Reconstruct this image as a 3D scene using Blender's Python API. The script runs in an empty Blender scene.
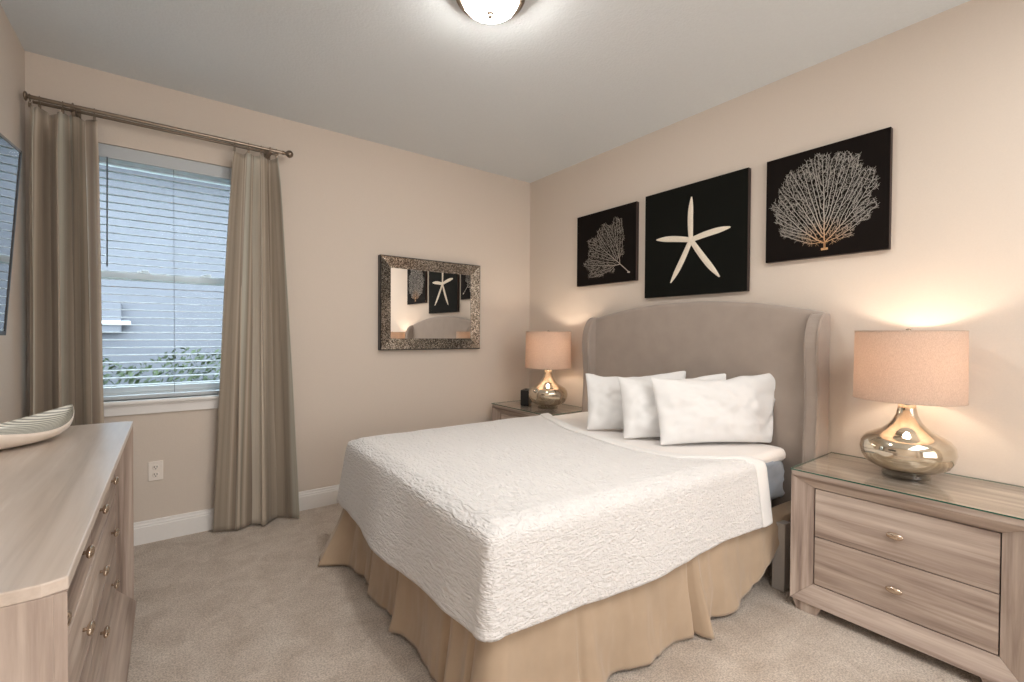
import bpy, bmesh, math, random
import numpy as np
from mathutils import Vector, Matrix, noise
S = bpy.context.scene
COL = S.collection
PI = math.pi

# ------------------------------------------------------------------ camera
def look_basis(yaw, pitch, roll):
    F = Vector((math.sin(yaw)*math.cos(pitch), math.cos(yaw)*math.cos(pitch), math.sin(pitch)))
    R = Vector((math.cos(yaw), -math.sin(yaw), 0)); U = R.cross(F)
    return R*math.cos(roll)+U*math.sin(roll), -R*math.sin(roll)+U*math.cos(roll), F
cd = bpy.data.cameras.new('camera'); cam = bpy.data.objects.new('camera', cd); COL.objects.link(cam)
R_, U_, F_ = look_basis(0.64256, -0.0139, 0.005833)
m = Matrix((R_, U_, -F_)).transposed().to_4x4(); m.translation = (0, 0, 1.2589)
cam.matrix_world = m
cd.sensor_width = 36.0; cd.lens = 456.96/1024*36.0; cd.clip_start = 0.02; cd.clip_end = 200
S.camera = cam

# ------------------------------------------------------------------ world, exposure, large lights
S.view_settings.view_transform = 'Standard'; S.view_settings.look = 'None'
S.view_settings.gamma = 1.0; S.view_settings.use_curve_mapping = False
S.view_settings.exposure = 1.06
S.cycles.use_denoising = True
S.cycles.max_bounces = 10; S.cycles.diffuse_bounces = 5; S.cycles.transparent_max_bounces = 24
S.cycles.sample_clamp_indirect = 6.0
W = bpy.data.worlds.new('world'); S.world = W; W.use_nodes = True
bg = W.node_tree.nodes['Background']; bg.inputs[0].default_value = (0.84, 0.91, 1.0, 1); bg.inputs[1].default_value = 4.6

def area_light(name, loc, rot, sx, sy, power, color, portal=False):
    l = bpy.data.lights.new(name, 'AREA'); l.shape = 'RECTANGLE'; l.size = sx; l.size_y = sy
    l.energy = power; l.color = color
    o = bpy.data.objects.new(name, l); COL.objects.link(o); o.location = loc; o.rotation_euler = rot
    if portal: l.cycles.is_portal = True
    return o
# added frontal fill light, unseen behind the camera, shining in through the near-wall opening
area_light('rear_fill_light', (1.15, -2.55, 1.45), (PI/2, 0, 0), 2.2, 2.0, 24, (1.0, 0.98, 0.96))
# added overhead fill light without a fixture, unseen above and behind the camera
area_light('overhead_fill_light', (1.1, -0.75, 2.70), (0, 0, 0), 2.4, 1.1, 27, (1.0, 0.975, 0.94))
# daylight through the window
area_light('window_portal', (0.03, 3.66, 1.6), (-PI/2, 0, 0), 0.9, 1.5, 1, (1, 1, 1), portal=True)
CEIL_E = 50.0        # ceiling fixture glass bowl
LAMP_W = 2.5        # bedside bulbs

# ------------------------------------------------------------------ dimensions
RX, FY, LX, NY, CZ = 2.823, 3.488, -0.608, -1.6, 2.74

# ------------------------------------------------------------------ materials
MATS = {}
def nt(name):
    mt = bpy.data.materials.new(name); mt.use_nodes = True
    t = mt.node_tree; b = t.nodes['Principled BSDF']; MATS[name] = mt
    return mt, t, b
def N(t, typ, **kw):
    n = t.nodes.new(typ)
    for k, v in kw.items():
        if k.startswith('i_'):
            key = k[2:]
            key = int(key) if key.isdigit() else key.replace('_', ' ')
            n.inputs[key].default_value = v
        else: setattr(n, k, v)
    return n
def coords(t, scale=(1, 1, 1), which='Object'):
    tc = N(t, 'ShaderNodeTexCoord'); mp = N(t, 'ShaderNodeMapping'); mp.inputs['Scale'].default_value = scale
    t.links.new(tc.outputs[which], mp.inputs[0]); return mp.outputs[0]
def ramp(t, fac, stops):
    r = N(t, 'ShaderNodeValToRGB'); e = r.color_ramp.elements
    e[0].position, e[0].color = stops[0][0], (*stops[0][1], 1); e[1].position, e[1].color = stops[1][0], (*stops[1][1], 1)
    for p, c in stops[2:]:
        x = e.new(p); x.color = (*c, 1)
    t.links.new(fac, r.inputs[0]); return r.outputs[0]
def bump(t, b, h, strength, dist=0.01):
    n = N(t, 'ShaderNodeBump'); n.inputs['Strength'].default_value = strength; n.inputs['Distance'].default_value = dist
    t.links.new(h, n.inputs['Height']); t.links.new(n.outputs[0], b.inputs['Normal']); return n
def sr(r, g, b):   # 0-255 sRGB to linear
    f = lambda c: (c/255/12.92) if c/255 <= 0.04045 else ((c/255+0.055)/1.055)**2.4
    return (f(r), f(g), f(b))
def plain(name, col, rough=0.6, metal=0.0, bs=0, bsc=60, var=0.05, spec=0.5):
    mt, t, b = nt(name)
    c = coords(t)
    n = N(t, 'ShaderNodeTexNoise', i_Scale=bsc, i_Detail=3.0); t.links.new(c, n.inputs[0])
    lo = tuple(x*(1-var) for x in col); hi = tuple(min(1, x*(1+var)) for x in col)
    t.links.new(ramp(t, n.outputs[0], [(0.3, lo), (0.7, hi)]), b.inputs['Base Color'])
    b.inputs['Roughness'].default_value = rough; b.inputs['Metallic'].default_value = metal
    b.inputs['Specular IOR Level'].default_value = spec
    if bs: bump(t, b, n.outputs[0], bs, 0.004)
    return mt
M_wall = plain('wall_paint', sr(211, 200, 189), 0.75, bs=0.12, bsc=140, var=0.012, spec=0.25)
M_ceil = plain('ceiling_paint', sr(218, 224, 228), 0.85, bs=0.5, bsc=90, var=0.015, spec=0.2)
M_trim = plain('white_trim', sr(232, 230, 228), 0.4, var=0.01)
M_vinyl = plain('white_vinyl', sr(225, 230, 232), 0.35, var=0.01)
M_slat = plain('blind_slat', sr(186, 192, 197), 0.4, var=0.01)
M_cord = plain('cord', sr(90, 95, 100), 0.6, var=0.01)
M_plastic_w = plain('outlet_plastic', sr(236, 228, 220), 0.35, var=0.01)
M_dark = plain('dark_plastic', sr(28, 26, 26), 0.35, var=0.03)
M_slot = plain('slot_black', sr(45, 38, 34), 0.6, var=0.03)
M_rod = plain('rod_pewter', sr(140, 126, 112), 0.3, metal=0.9, var=0.05)
M_nickel = plain('brushed_nickel', sr(205, 188, 170), 0.22, metal=1.0, var=0.03)
M_steel = plain('satin_nickel', sr(150, 138, 126), 0.3, metal=1.0, var=0.03)
M_canvas_b = plain('canvas_black', sr(20, 15, 13), 0.85, bs=0.2, bsc=500, var=0.15, spec=0.12)
M_canvas_g = plain('canvas_green_black', sr(17, 18, 15), 0.85, bs=0.2, bsc=500, var=0.15, spec=0.12)
M_canvas_e = plain('canvas_edge', sr(52, 38, 34), 0.6, var=0.1)
M_leg = plain('leg_grey', sr(176, 172, 168), 0.5, var=0.03)
M_box = plain('box_spring_cloth', sr(205, 200, 196), 0.85, var=0.03)
M_gap_shade = plain('drawer_gap_shade', sr(48, 36, 30), 0.9, var=0.1)  # dark brown stands in for the shade behind the drawer gaps

def carpet():
    mt, t, b = nt('carpet'); c = coords(t)
    n1 = N(t, 'ShaderNodeTexNoise', i_Scale=150.0, i_Detail=3.0, i_Roughness=0.75); t.links.new(c, n1.inputs[0])
    n2 = N(t, 'ShaderNodeTexNoise', i_Scale=7.0, i_Detail=5.0, i_Roughness=0.65, i_Distortion=0.6); t.links.new(c, n2.inputs[0])
    n3 = N(t, 'ShaderNodeTexNoise', i_Scale=60.0, i_Detail=4.0, i_Roughness=0.75); t.links.new(c, n3.inputs[0])
    a = ramp(t, n2.outputs[0], [(0.30, sr(222, 206, 190)), (0.68, sr(250, 238, 225))])
    d = ramp(t, n1.outputs[0], [(0.40, (0.55, 0.52, 0.50)), (0.56, (1.0, 1.0, 1.0))])
    g = ramp(t, n3.outputs[0], [(0.3, (0.86, 0.85, 0.84)), (0.62, (1.0, 1.0, 1.0))])
    mx = N(t, 'ShaderNodeMixRGB', blend_type='MULTIPLY', i_Fac=0.8); t.links.new(a, mx.inputs[1]); t.links.new(d, mx.inputs[2])
    m2 = N(t, 'ShaderNodeMixRGB', blend_type='MULTIPLY', i_Fac=0.9); t.links.new(mx.outputs[0], m2.inputs[1]); t.links.new(g, m2.inputs[2])
    t.links.new(m2.outputs[0], b.inputs['Base Color']); b.inputs['Roughness'].default_value = 1.0
    b.inputs['Specular IOR Level'].default_value = 0.05; b.inputs['Sheen Weight'].default_value = 0.2
    ad = N(t, 'ShaderNodeMath', operation='ADD'); t.links.new(n1.outputs[0], ad.inputs[0]); t.links.new(n3.outputs[0], ad.inputs[1])
    bump(t, b, ad.outputs[0], 1.0, 0.012); return mt
M_carpet = carpet()

def wood(name, axis, light=1.0):
    mt, t, b = nt(name)
    sc = [26.0, 26.0, 26.0]; sc[axis] = 1.3
    c = coords(t, tuple(sc))
    n = N(t, 'ShaderNodeTexNoise', i_Scale=1.0, i_Detail=6.0, i_Roughness=0.62, i_Distortion=0.5); t.links.new(c, n.inputs[0])
    sc2 = [7.0, 7.0, 7.0]; sc2[axis] = 0.6
    c2 = coords(t, tuple(sc2))
    n2 = N(t, 'ShaderNodeTexNoise', i_Scale=1.0, i_Detail=3.0, i_Distortion=0.8); t.links.new(c2, n2.inputs[0])
    mxn = N(t, 'ShaderNodeMix', data_type='FLOAT'); mxn.inputs[0].default_value = 0.5
    t.links.new(n.outputs[0], mxn.inputs[2]); t.links.new(n2.outputs[0], mxn.inputs[3])
    k = light
    g = lambda *a: tuple(x*k for x in sr(*a))
    col = ramp(t, mxn.outputs[0], [(0.34, g(100, 84, 76)), (0.65, g(208, 195, 184)), (0.43, g(144, 127, 117)), (0.53, g(178, 162, 151))])
    t.links.new(col, b.inputs['Base Color']); b.inputs['Roughness'].default_value = 0.42
    bump(t, b, n.outputs[0], 0.15, 0.003); return mt
WOODS = [wood('driftwood_x', 0), wood('driftwood_y', 1), wood('driftwood_z', 2)]
WOOD_TOP_SHEEN = wood('driftwood_top_sheen', 1, 1.0)  # paler than the other woods: window sheen on the top is put into the colour
for e_, c_ in zip([n_ for n_ in WOOD_TOP_SHEEN.node_tree.nodes if n_.type == 'VALTORGB'][0].color_ramp.elements, (sr(182, 168, 156), sr(198, 184, 172), sr(208, 195, 184), sr(222, 212, 202))): e_.color = (*c_, 1); WOOD_TOP_SHEEN.node_tree.nodes['Principled BSDF'].inputs['Roughness'].default_value = 0.3; WOOD_TOP_SHEEN.node_tree.nodes['Principled BSDF'].inputs['Coat Weight'].default_value = 0.5; WOOD_TOP_SHEEN.node_tree.nodes['Principled BSDF'].inputs['Coat Roughness'].default_value = 0.25

def fabric(name, col, rough=0.9, weave=900.0, strength=0.15, sheen=0.3, var=0.05):
    mt, t, b = nt(name); c = coords(t)
    n = N(t, 'ShaderNodeTexNoise', i_Scale=weave, i_Detail=1.0); t.links.new(c, n.inputs[0])
    n2 = N(t, 'ShaderNodeTexNoise', i_Scale=9.0, i_Detail=3.0); t.links.new(c, n2.inputs[0])
    t.links.new(ramp(t, n2.outputs[0], [(0.3, tuple(x*(1-var) for x in col)), (0.7, tuple(min(1, x*(1+var)) for x in col))]), b.inputs['Base Color'])
    b.inputs['Roughness'].default_value = rough; b.inputs['Sheen Weight'].default_value = sheen
    b.inputs['Specular IOR Level'].default_value = 0.2
    bump(t, b, n.outputs[0], strength, 0.002); return mt
M_hb = fabric('headboard_linen', sr(160, 148, 139), weave=600)
M_skirt = fabric('skirt_cotton', sr(176, 156, 134), weave=700)
M_white = fabric('white_cotton', sr(228, 228, 228), weave=700, strength=0.08, var=0.01)
M_sheet = fabric('fitted_sheet', sr(234, 230, 227), weave=700, strength=0.08, var=0.01)
M_matt = fabric('mattress_side', sr(158, 168, 182), weave=300, var=0.08)

def coverlet_mat():
    mt, t, b = nt('matelasse')
    c = coords(t, (40, 15, 85))
    v = N(t, 'ShaderNodeTexNoise', i_Scale=1.0, i_Detail=2.5, i_Distortion=1.4, i_Roughness=0.45); t.links.new(c, v.inputs[0])
    c2 = coords(t, (75, 75, 75))
    v2 = N(t, 'ShaderNodeTexVoronoi', i_Scale=1.0, feature='SMOOTH_F1'); t.links.new(c2, v2.inputs[0])
    ad = N(t, 'ShaderNodeMath', operation='MULTIPLY_ADD'); t.links.new(v.outputs[0], ad.inputs[0]); ad.inputs[1].default_value = 3.2; t.links.new(v2.outputs[0], ad.inputs[2])
    b.inputs['Base Color'].default_value = (*sr(227, 226, 226), 1); b.inputs['Roughness'].default_value = 0.85
    b.inputs['Sheen Weight'].default_value = 0.2; b.inputs['Specular IOR Level'].default_value = 0.2
    bump(t, b, ad.outputs[0], 0.62, 0.008); return mt
M_cov = coverlet_mat()
M_hem = fabric('coverlet_hem', sr(228, 227, 226), weave=500, strength=0.08, var=0.01)

def curtain_mat():
    mt, t, b = nt('curtain_faux_silk')
    c = coords(t, (5.5, 0.0, 0.0), 'UV')
    n = N(t, 'ShaderNodeTexNoise', i_Scale=1.0, i_Detail=1.5, i_Roughness=0.5); t.links.new(c, n.inputs[0])
    c2 = coords(t, (160.0, 3.0, 1.0), 'UV')
    n2 = N(t, 'ShaderNodeTexNoise', i_Scale=1.0, i_Detail=2.0); t.links.new(c2, n2.inputs[0])
    col = ramp(t, n.outputs[0], [(0.30, sr(112, 98, 86)), (0.68, sr(204, 194, 180)), (0.42, sr(142, 129, 115)), (0.47, sr(184, 172, 156)), (0.53, sr(134, 123, 110)), (0.58, sr(176, 173, 161))])
    f = ramp(t, n2.outputs[0], [(0.35, (0.86, 0.86, 0.86)), (0.65, (1, 1, 1))])
    mx = N(t, 'ShaderNodeMixRGB', blend_type='MULTIPLY', i_Fac=0.8); t.links.new(col, mx.inputs[1]); t.links.new(f, mx.inputs[2])
    t.links.new(mx.outputs[0], b.inputs['Base Color']); b.inputs['Roughness'].default_value = 0.42
    b.inputs['Sheen Weight'].default_value = 0.2
    bump(t, b, n2.outputs[0], 0.1, 0.002); return mt
M_curtain = curtain_mat()

def clear_glass(name, tint=(0.93, 0.98, 0.97), ior=1.45, gl=1.0):
    mt = bpy.data.materials.new(name); mt.use_nodes = True; t = mt.node_tree; t.nodes.clear()
    o = N(t, 'ShaderNodeOutputMaterial'); tr = N(t, 'ShaderNodeBsdfTransparent'); tr.inputs[0].default_value = (*tint, 1)
    g = N(t, 'ShaderNodeBsdfGlossy'); g.inputs['Roughness'].default_value = 0.02; g.inputs[0].default_value = (gl, gl, gl, 1)
    f = N(t, 'ShaderNodeFresnel'); f.inputs[0].default_value = ior
    mx = N(t, 'ShaderNodeMixShader'); ge = N(t, 'ShaderNodeNewGeometry'); inv_ = N(t, 'ShaderNodeMath', operation='SUBTRACT'); inv_.inputs[0].default_value = 1.0
    t.links.new(ge.outputs['Backfacing'], inv_.inputs[1]); ml = N(t, 'ShaderNodeMath', operation='MULTIPLY'); t.links.new(f.outputs[0], ml.inputs[0]); t.links.new(inv_.outputs[0], ml.inputs[1])
    t.links.new(ml.outputs[0], mx.inputs[0]); t.links.new(tr.outputs[0], mx.inputs[1]); t.links.new(g.outputs[0], mx.inputs[2])
    t.links.new(mx.outputs[0], o.inputs[0]); return mt
M_pane = clear_glass('window_pane', (0.90, 0.97, 0.97), 1.45, 0.05)
M_screen_mesh = clear_glass('insect_screen', (0.78, 0.86, 0.88), 1.1)
M_gtop = clear_glass('table_glass', (0.97, 0.985, 0.975), 1.5)
M_gedge = plain('glass_edge', sr(38, 84, 70), 0.15, var=0.05)
M_acryl = clear_glass('clear_acrylic', (0.82, 0.82, 0.80), 1.7)

def mirror_mat():
    mt, t, b = nt('mirror_silver'); b.inputs['Base Color'].default_value = (0.90, 0.89, 0.87, 1)
    b.inputs['Metallic'].default_value = 1; b.inputs['Roughness'].default_value = 0.01; return mt
M_mirror = mirror_mat()
def mosaic():
    mt, t, b = nt('crackle_mosaic'); c = coords(t)
    v = N(t, 'ShaderNodeTexVoronoi', i_Scale=140.0); t.links.new(c, v.inputs[0])
    v2 = N(t, 'ShaderNodeTexVoronoi', i_Scale=140.0, feature='DISTANCE_TO_EDGE'); t.links.new(c, v2.inputs[0])
    hs = N(t, 'ShaderNodeSeparateColor'); t.links.new(v.outputs['Color'], hs.inputs[0])
    col = ramp(t, hs.outputs[0], [(0.0, sr(92, 84, 74)), (1.0, sr(238, 232, 222)), (0.5, sr(168, 158, 146))])
    ed = ramp(t, v2.outputs[0], [(0.0, (0.2, 0.18, 0.16)), (0.10, (1, 1, 1))])
    mx = N(t, 'ShaderNodeMixRGB', blend_type='MULTIPLY', i_Fac=1.0); t.links.new(col, mx.inputs[1]); t.links.new(ed, mx.inputs[2])
    t.links.new(mx.outputs[0], b.inputs['Base Color']); b.inputs['Metallic'].default_value = 0.85; b.inputs['Roughness'].default_value = 0.16
    bump(t, b, hs.outputs[1], 0.6, 0.004); return mt
M_mosaic = mosaic()
def mercury():
    mt, t, b = nt('mercury_glass'); c = coords(t, (10, 10, 14))
    n = N(t, 'ShaderNodeTexNoise', i_Scale=1.0, i_Detail=4.0); t.links.new(c, n.inputs[0])
    t.links.new(ramp(t, n.outputs[0], [(0.3, sr(196, 178, 150)), (0.7, sr(222, 214, 200))]), b.inputs['Base Color'])
    b.inputs['Metallic'].default_value = 0.9; b.inputs['Roughness'].default_value = 0.09
    b.inputs['Coat Weight'].default_value = 0.6; b.inputs['Coat Roughness'].default_value = 0.02
    bump(t, b, n.outputs[0], 0.1, 0.01); return mt
M_merc = mercury()
def shade_mat():
    mt = bpy.data.materials.new('linen_shade'); mt.use_nodes = True; t = mt.node_tree; t.nodes.clear()
    o = N(t, 'ShaderNodeOutputMaterial'); c = coords(t, (420, 420, 160))
    n = N(t, 'ShaderNodeTexNoise', i_Scale=1.0, i_Detail=2.0); t.links.new(c, n.inputs[0])
    col = ramp(t, n.outputs[0], [(0.3, sr(196, 178, 164)), (0.7, sr(218, 202, 190))])
    d = N(t, 'ShaderNodeBsdfDiffuse'); tr = N(t, 'ShaderNodeBsdfTranslucent'); t.links.new(col, d.inputs[0])
    w = N(t, 'ShaderNodeMixRGB', blend_type='MULTIPLY', i_Fac=1.0); t.links.new(col, w.inputs[1]); w.inputs[2].default_value = (1.0, 0.94, 0.86, 1)
    t.links.new(w.outputs[0], tr.inputs[0])
    mx = N(t, 'ShaderNodeMixShader', i_Fac=0.36); t.links.new(d.outputs[0], mx.inputs[1]); t.links.new(tr.outputs[0], mx.inputs[2])
    t.links.new(mx.outputs[0], o.inputs[0]); return mt
M_shade = shade_mat()
def emis(name, col, st):
    mt, t, b = nt(name); b.inputs['Base Color'].default_value = (0.9, 0.88, 0.85, 1)
    b.inputs['Emission Color'].default_value = (*col, 1); b.inputs['Emission Strength'].default_value = st
    b.inputs['Roughness'].default_value = 0.3; return mt
M_bowl_e = emis('opal_glass_lit', (1.0, 0.94, 0.87), CEIL_E)
M_bulb = emis('bulb', (1.0, 0.75, 0.48), 12.0)
def screen_mat():
    mt, t, b = nt('tv_screen'); b.inputs['Base Color'].default_value = (0.012, 0.013, 0.015, 1)
    b.inputs['Roughness'].default_value = 0.03; b.inputs['IOR'].default_value = 1.9; b.inputs['Coat Weight'].default_value = 1.0
    b.inputs['Coat Roughness'].default_value = 0.02; b.inputs['Coat IOR'].default_value = 1.7; return mt
M_screen = screen_mat()
def striped_ceramic():
    mt, t, b = nt('striped_ceramic'); c = coords(t)
    w = N(t, 'ShaderNodeTexWave', i_Scale=42.0, i_Distortion=0.4, bands_direction='DIAGONAL'); w.inputs['Detail Scale'].default_value = 0.6; t.links.new(c, w.inputs[0])
    t.links.new(ramp(t, w.outputs[1], [(0.35, sr(150, 150, 142)), (0.6, sr(226, 224, 214))]), b.inputs['Base Color'])
    b.inputs['Roughness'].default_value = 0.25; return mt
M_bowl_in = striped_ceramic()
M_bowl_out = plain('cream_ceramic', sr(228, 216, 204), 0.35, var=0.02)
def print_mat(name, base, outer, cy, cz, r0, r1):
    mt, t, b = nt(name)
    tc = N(t, 'ShaderNodeTexCoord'); vm = N(t, 'ShaderNodeVectorMath', operation='DISTANCE'); vm.inputs[1].default_value = (0, cy, cz)
    t.links.new(tc.outputs['Object'], vm.inputs[0])
    mr = N(t, 'ShaderNodeMapRange'); mr.inputs[1].default_value = r0; mr.inputs[2].default_value = r1; t.links.new(vm.outputs[1], mr.inputs[0])
    t.links.new(ramp(t, mr.outputs[0], [(0, base), (1, outer)]), b.inputs['Base Color']); b.inputs['Roughness'].default_value = 0.7; return mt
M_star = plain('starfish_cream', sr(226, 216, 200), 0.8, bs=0.6, bsc=220, var=0.08)
M_stucco = plain('stucco', sr(98, 97, 104), 0.9, bsc=3, var=0.04)
M_leaf = plain('leaf', sr(52, 62, 36), 0.6, bsc=6, var=0.4)
M_lawn = plain('lawn', sr(50, 58, 38), 0.9, bsc=8, var=0.3)

# ------------------------------------------------------------------ helpers
def link(o, parent=None):
    COL.objects.link(o)
    if parent: o.parent = parent
    return o
def tag(o, label, cat, group=None):
    o['label'] = label; o['category'] = cat
    if group: o['group'] = group
    return o
def struct(o):
    o['kind'] = 'structure'; return o
def thing(name, label, cat, loc=(0, 0, 0), rz=0, group=None):
    o = bpy.data.objects.new(name, None); o.empty_display_size = 0.05; link(o)
    o.location = loc; o.rotation_euler = (0, 0, rz); return tag(o, label, cat, group)
def finish(name, bm, mats, parent=None, smooth=False, bev=0, seg=2, subsurf=0, solid=0, angle=None):
    bmesh.ops.recalc_face_normals(bm, faces=bm.faces) if not getattr(bm, 'keep', False) else None
    me = bpy.data.meshes.new(name); bm.to_mesh(me); bm.free()
    return fin(name, me, mats, parent, smooth, bev, seg, subsurf, solid)
def fin(name, me, mats, parent, smooth, bev, seg, subsurf, solid):
    for mt in (mats if isinstance(mats, (list, tuple)) else [mats]): me.materials.append(mt)
    o = link(bpy.data.objects.new(name, me), parent)
    if smooth:
        for p in me.polygons: p.use_smooth = True
    if solid:
        md = o.modifiers.new('solid', 'SOLIDIFY'); md.thickness = solid; md.offset = 0
    if bev:
        md = o.modifiers.new('bevel', 'BEVEL'); md.width = bev; md.segments = seg; md.limit_method = 'ANGLE'; md.angle_limit = 0.6
        md.harden_normals = False
    if subsurf:
        md = o.modifiers.new('sub', 'SUBSURF'); md.levels = subsurf; md.render_levels = subsurf
    return o
def bx(bm, x0, x1, y0, y1, z0, z1, mi=0):
    v = [bm.verts.new(p) for p in ((x0,y0,z0),(x1,y0,z0),(x1,y1,z0),(x0,y1,z0),(x0,y0,z1),(x1,y0,z1),(x1,y1,z1),(x0,y1,z1))]
    for f in ((0,3,2,1),(4,5,6,7),(0,1,5,4),(1,2,6,5),(2,3,7,6),(3,0,4,7)):
        bm.faces.new([v[i] for i in f]).material_index = mi
def box(name, x0, x1, y0, y1, z0, z1, mt, parent=None, bev=0.003, seg=2):
    bm = bmesh.new(); bx(bm, x0, x1, y0, y1, z0, z1)
    return finish(name, bm, mt, parent, bev=bev, seg=seg)
def lathe_bm(prof, n=40, c=(0, 0, 0), bm=None, mi=0):
    bm = bm or bmesh.new(); rings = []
    for r, z in prof:
        if r < 1e-5: rings.append([bm.verts.new((c[0], c[1], c[2]+z))])
        else: rings.append([bm.verts.new((c[0]+r*math.cos(2*PI*i/n), c[1]+r*math.sin(2*PI*i/n), c[2]+z)) for i in range(n)])
    for a, b in zip(rings, rings[1:]):
        for i in range(n):
            j = (i+1) % n
            if len(a) == 1 and len(b) == 1: continue
            if len(a) == 1: f = bm.faces.new((a[0], b[j], b[i]))
            elif len(b) == 1: f = bm.faces.new((a[i], a[j], b[0]))
            else: f = bm.faces.new((a[i], a[j], b[j], b[i]))
            f.material_index = mi
    return bm
def tube_bm(pts, r, n=8, bm=None, closed=False, mi=0):
    bm = bm or bmesh.new(); pts = [Vector(p) for p in pts]; rings = []; L = len(pts)
    for i, p in enumerate(pts):
        a = pts[(i-1) % L] if (closed or i > 0) else p; b = pts[(i+1) % L] if (closed or i < L-1) else p
        d = (b-a).normalized(); u = d.cross(Vector((0, 0, 1)))
        if u.length < 0.05: u = d.cross(Vector((0, 1, 0)))
        u.normalize(); w = d.cross(u); rr = r[i] if isinstance(r, (list, tuple)) else r
        rings.append([bm.verts.new(p+u*rr*math.cos(2*PI*k/n)+w*rr*math.sin(2*PI*k/n)) for k in range(n)])
    rng = range(L) if closed else range(L-1)
    for i in rng:
        a, b = rings[i], rings[(i+1) % L]
        for k in range(n): bm.faces.new((a[k], a[(k+1) % n], b[(k+1) % n], b[k])).material_index = mi
    if not closed: bm.faces.new(rings[0][::-1]); bm.faces.new(rings[-1])
    return bm
def torus_bm(c, R, r, axis='X', n=24, k=8, bm=None):
    pts = []
    for i in range(n):
        a = 2*PI*i/n; u, v = R*math.cos(a), R*math.sin(a)
        pts.append({'X': (c[0], c[1]+u, c[2]+v), 'Y': (c[0]+u, c[1], c[2]+v), 'Z': (c[0]+u, c[1]+v, c[2])}[axis])
    return tube_bm(pts, r, k, bm, True)
def grid_mesh(name, P, mt, parent=None, solid=0, uv=None, sub=0, smooth=True, fm=None):
    nr, nc = len(P), len(P[0]); me = bpy.data.meshes.new(name)
    vs = [tuple(p) for row in P for p in row]
    fs = [(i*nc+j, i*nc+j+1, (i+1)*nc+j+1, (i+1)*nc+j) for i in range(nr-1) for j in range(nc-1)]
    me.from_pydata(vs, [], fs)
    if uv:
        ul = me.uv_layers.new(name='UVMap')
        for p in me.polygons:
            for li in p.loop_indices:
                vi = me.loops[li].vertex_index; ul.data[li].uv = uv[vi//nc][vi % nc]
    o = fin(name, me, mt, parent, smooth, 0, 2, sub, solid)
    if fm:
        for idx, p in enumerate(me.polygons): p.material_index = fm(idx//(nc-1), idx % (nc-1))
    return o
def poly_prism(bm, pts2, x0, x1, mi=0):   # polygon in (y,z), extruded along x
    a = [bm.verts.new((x0, y, z)) for y, z in pts2]; b = [bm.verts.new((x1, y, z)) for y, z in pts2]
    n = len(pts2); bm.faces.new(a).material_index = mi; bm.faces.new(b[::-1]).material_index = mi
    for i in range(n): bm.faces.new((a[i], b[i], b[(i+1) % n], a[(i+1) % n])).material_index = mi
def dup(root, loc=None, parent=None):
    r = root.copy(); COL.objects.link(r)
    if parent: r.parent = parent
    if loc is not None: r.location = loc
    for ch in list(root.children): dup(ch, None, r)
    return r

# ------------------------------------------------------------------ the room
def slab(name, *a, mt=M_wall):
    o = box(name, *a, mt, bev=0); return struct(o)
slab('floor', LX-0.1, RX+0.1, NY-1.3, FY+0.05, -0.1, 0.0, mt=M_carpet)
slab('ceiling', LX-0.1, RX+0.1, NY-1.3, FY+0.2, CZ, CZ+0.12, mt=M_ceil)
slab('wall_right', RX, RX+0.12, NY-1.3, FY+0.2, 0, CZ)
slab('wall_left', LX-0.12, LX, NY-1.3, FY+0.2, 0, CZ)
WX0, WX1, WZ0, WZ1 = -0.42, 0.46, 0.86, 2.335
bm = bmesh.new(); T = 0.16
bx(bm, LX, WX0, FY, FY+T, 0, CZ); bx(bm, WX1, RX, FY, FY+T, 0, CZ)
bx(bm, WX0, WX1, FY, FY+T, 0, WZ0); bx(bm, WX0, WX1, FY, FY+T, WZ1, CZ)
struct(finish('wall_far', bm, M_wall))
bm = bmesh.new()   # near wall, unseen; the wide opening is made up to admit the fill
bx(bm, LX, 0.0, NY-0.12, NY, 0, CZ); bx(bm, 2.3, RX, NY-0.12, NY, 0, CZ); bx(bm, 0.0, 2.3, NY-0.12, NY, 2.45, CZ)
struct(finish('wall_near', bm, M_wall))
slab('wall_hall', LX-0.1, RX+0.1, NY-1.4, NY-1.3, 0, CZ)
def baseboard(name, p0, p1, nrm):
    p0, p1 = Vector((*p0, 0)), Vector((*p1, 0)); nv = Vector((*nrm, 0))
    prof = [(0, 0), (0.016, 0), (0.016, 0.098), (0.012, 0.103), (0.012, 0.112), (0.008, 0.118), (0.007, 0.130), (0, 0.134)]
    bm = bmesh.new(); A = [bm.verts.new(p0+nv*d+Vector((0, 0, z))) for d, z in prof]; B = [bm.verts.new(p1+nv*d+Vector((0, 0, z))) for d, z in prof]
    n = len(prof); bm.faces.new(A); bm.faces.new(B[::-1])
    for i in range(n): bm.faces.new((A[i], B[i], B[(i+1) % n], A[(i+1) % n]))
    return struct(finish(name, bm, M_trim))
baseboard('baseboard_far', (LX, FY), (RX, FY), (0, -1))
baseboard('baseboard_right', (RX, NY), (RX, FY-0.016), (-1, 0))
baseboard('baseboard_left', (LX, NY), (LX, FY-0.016), (1, 0))

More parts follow.
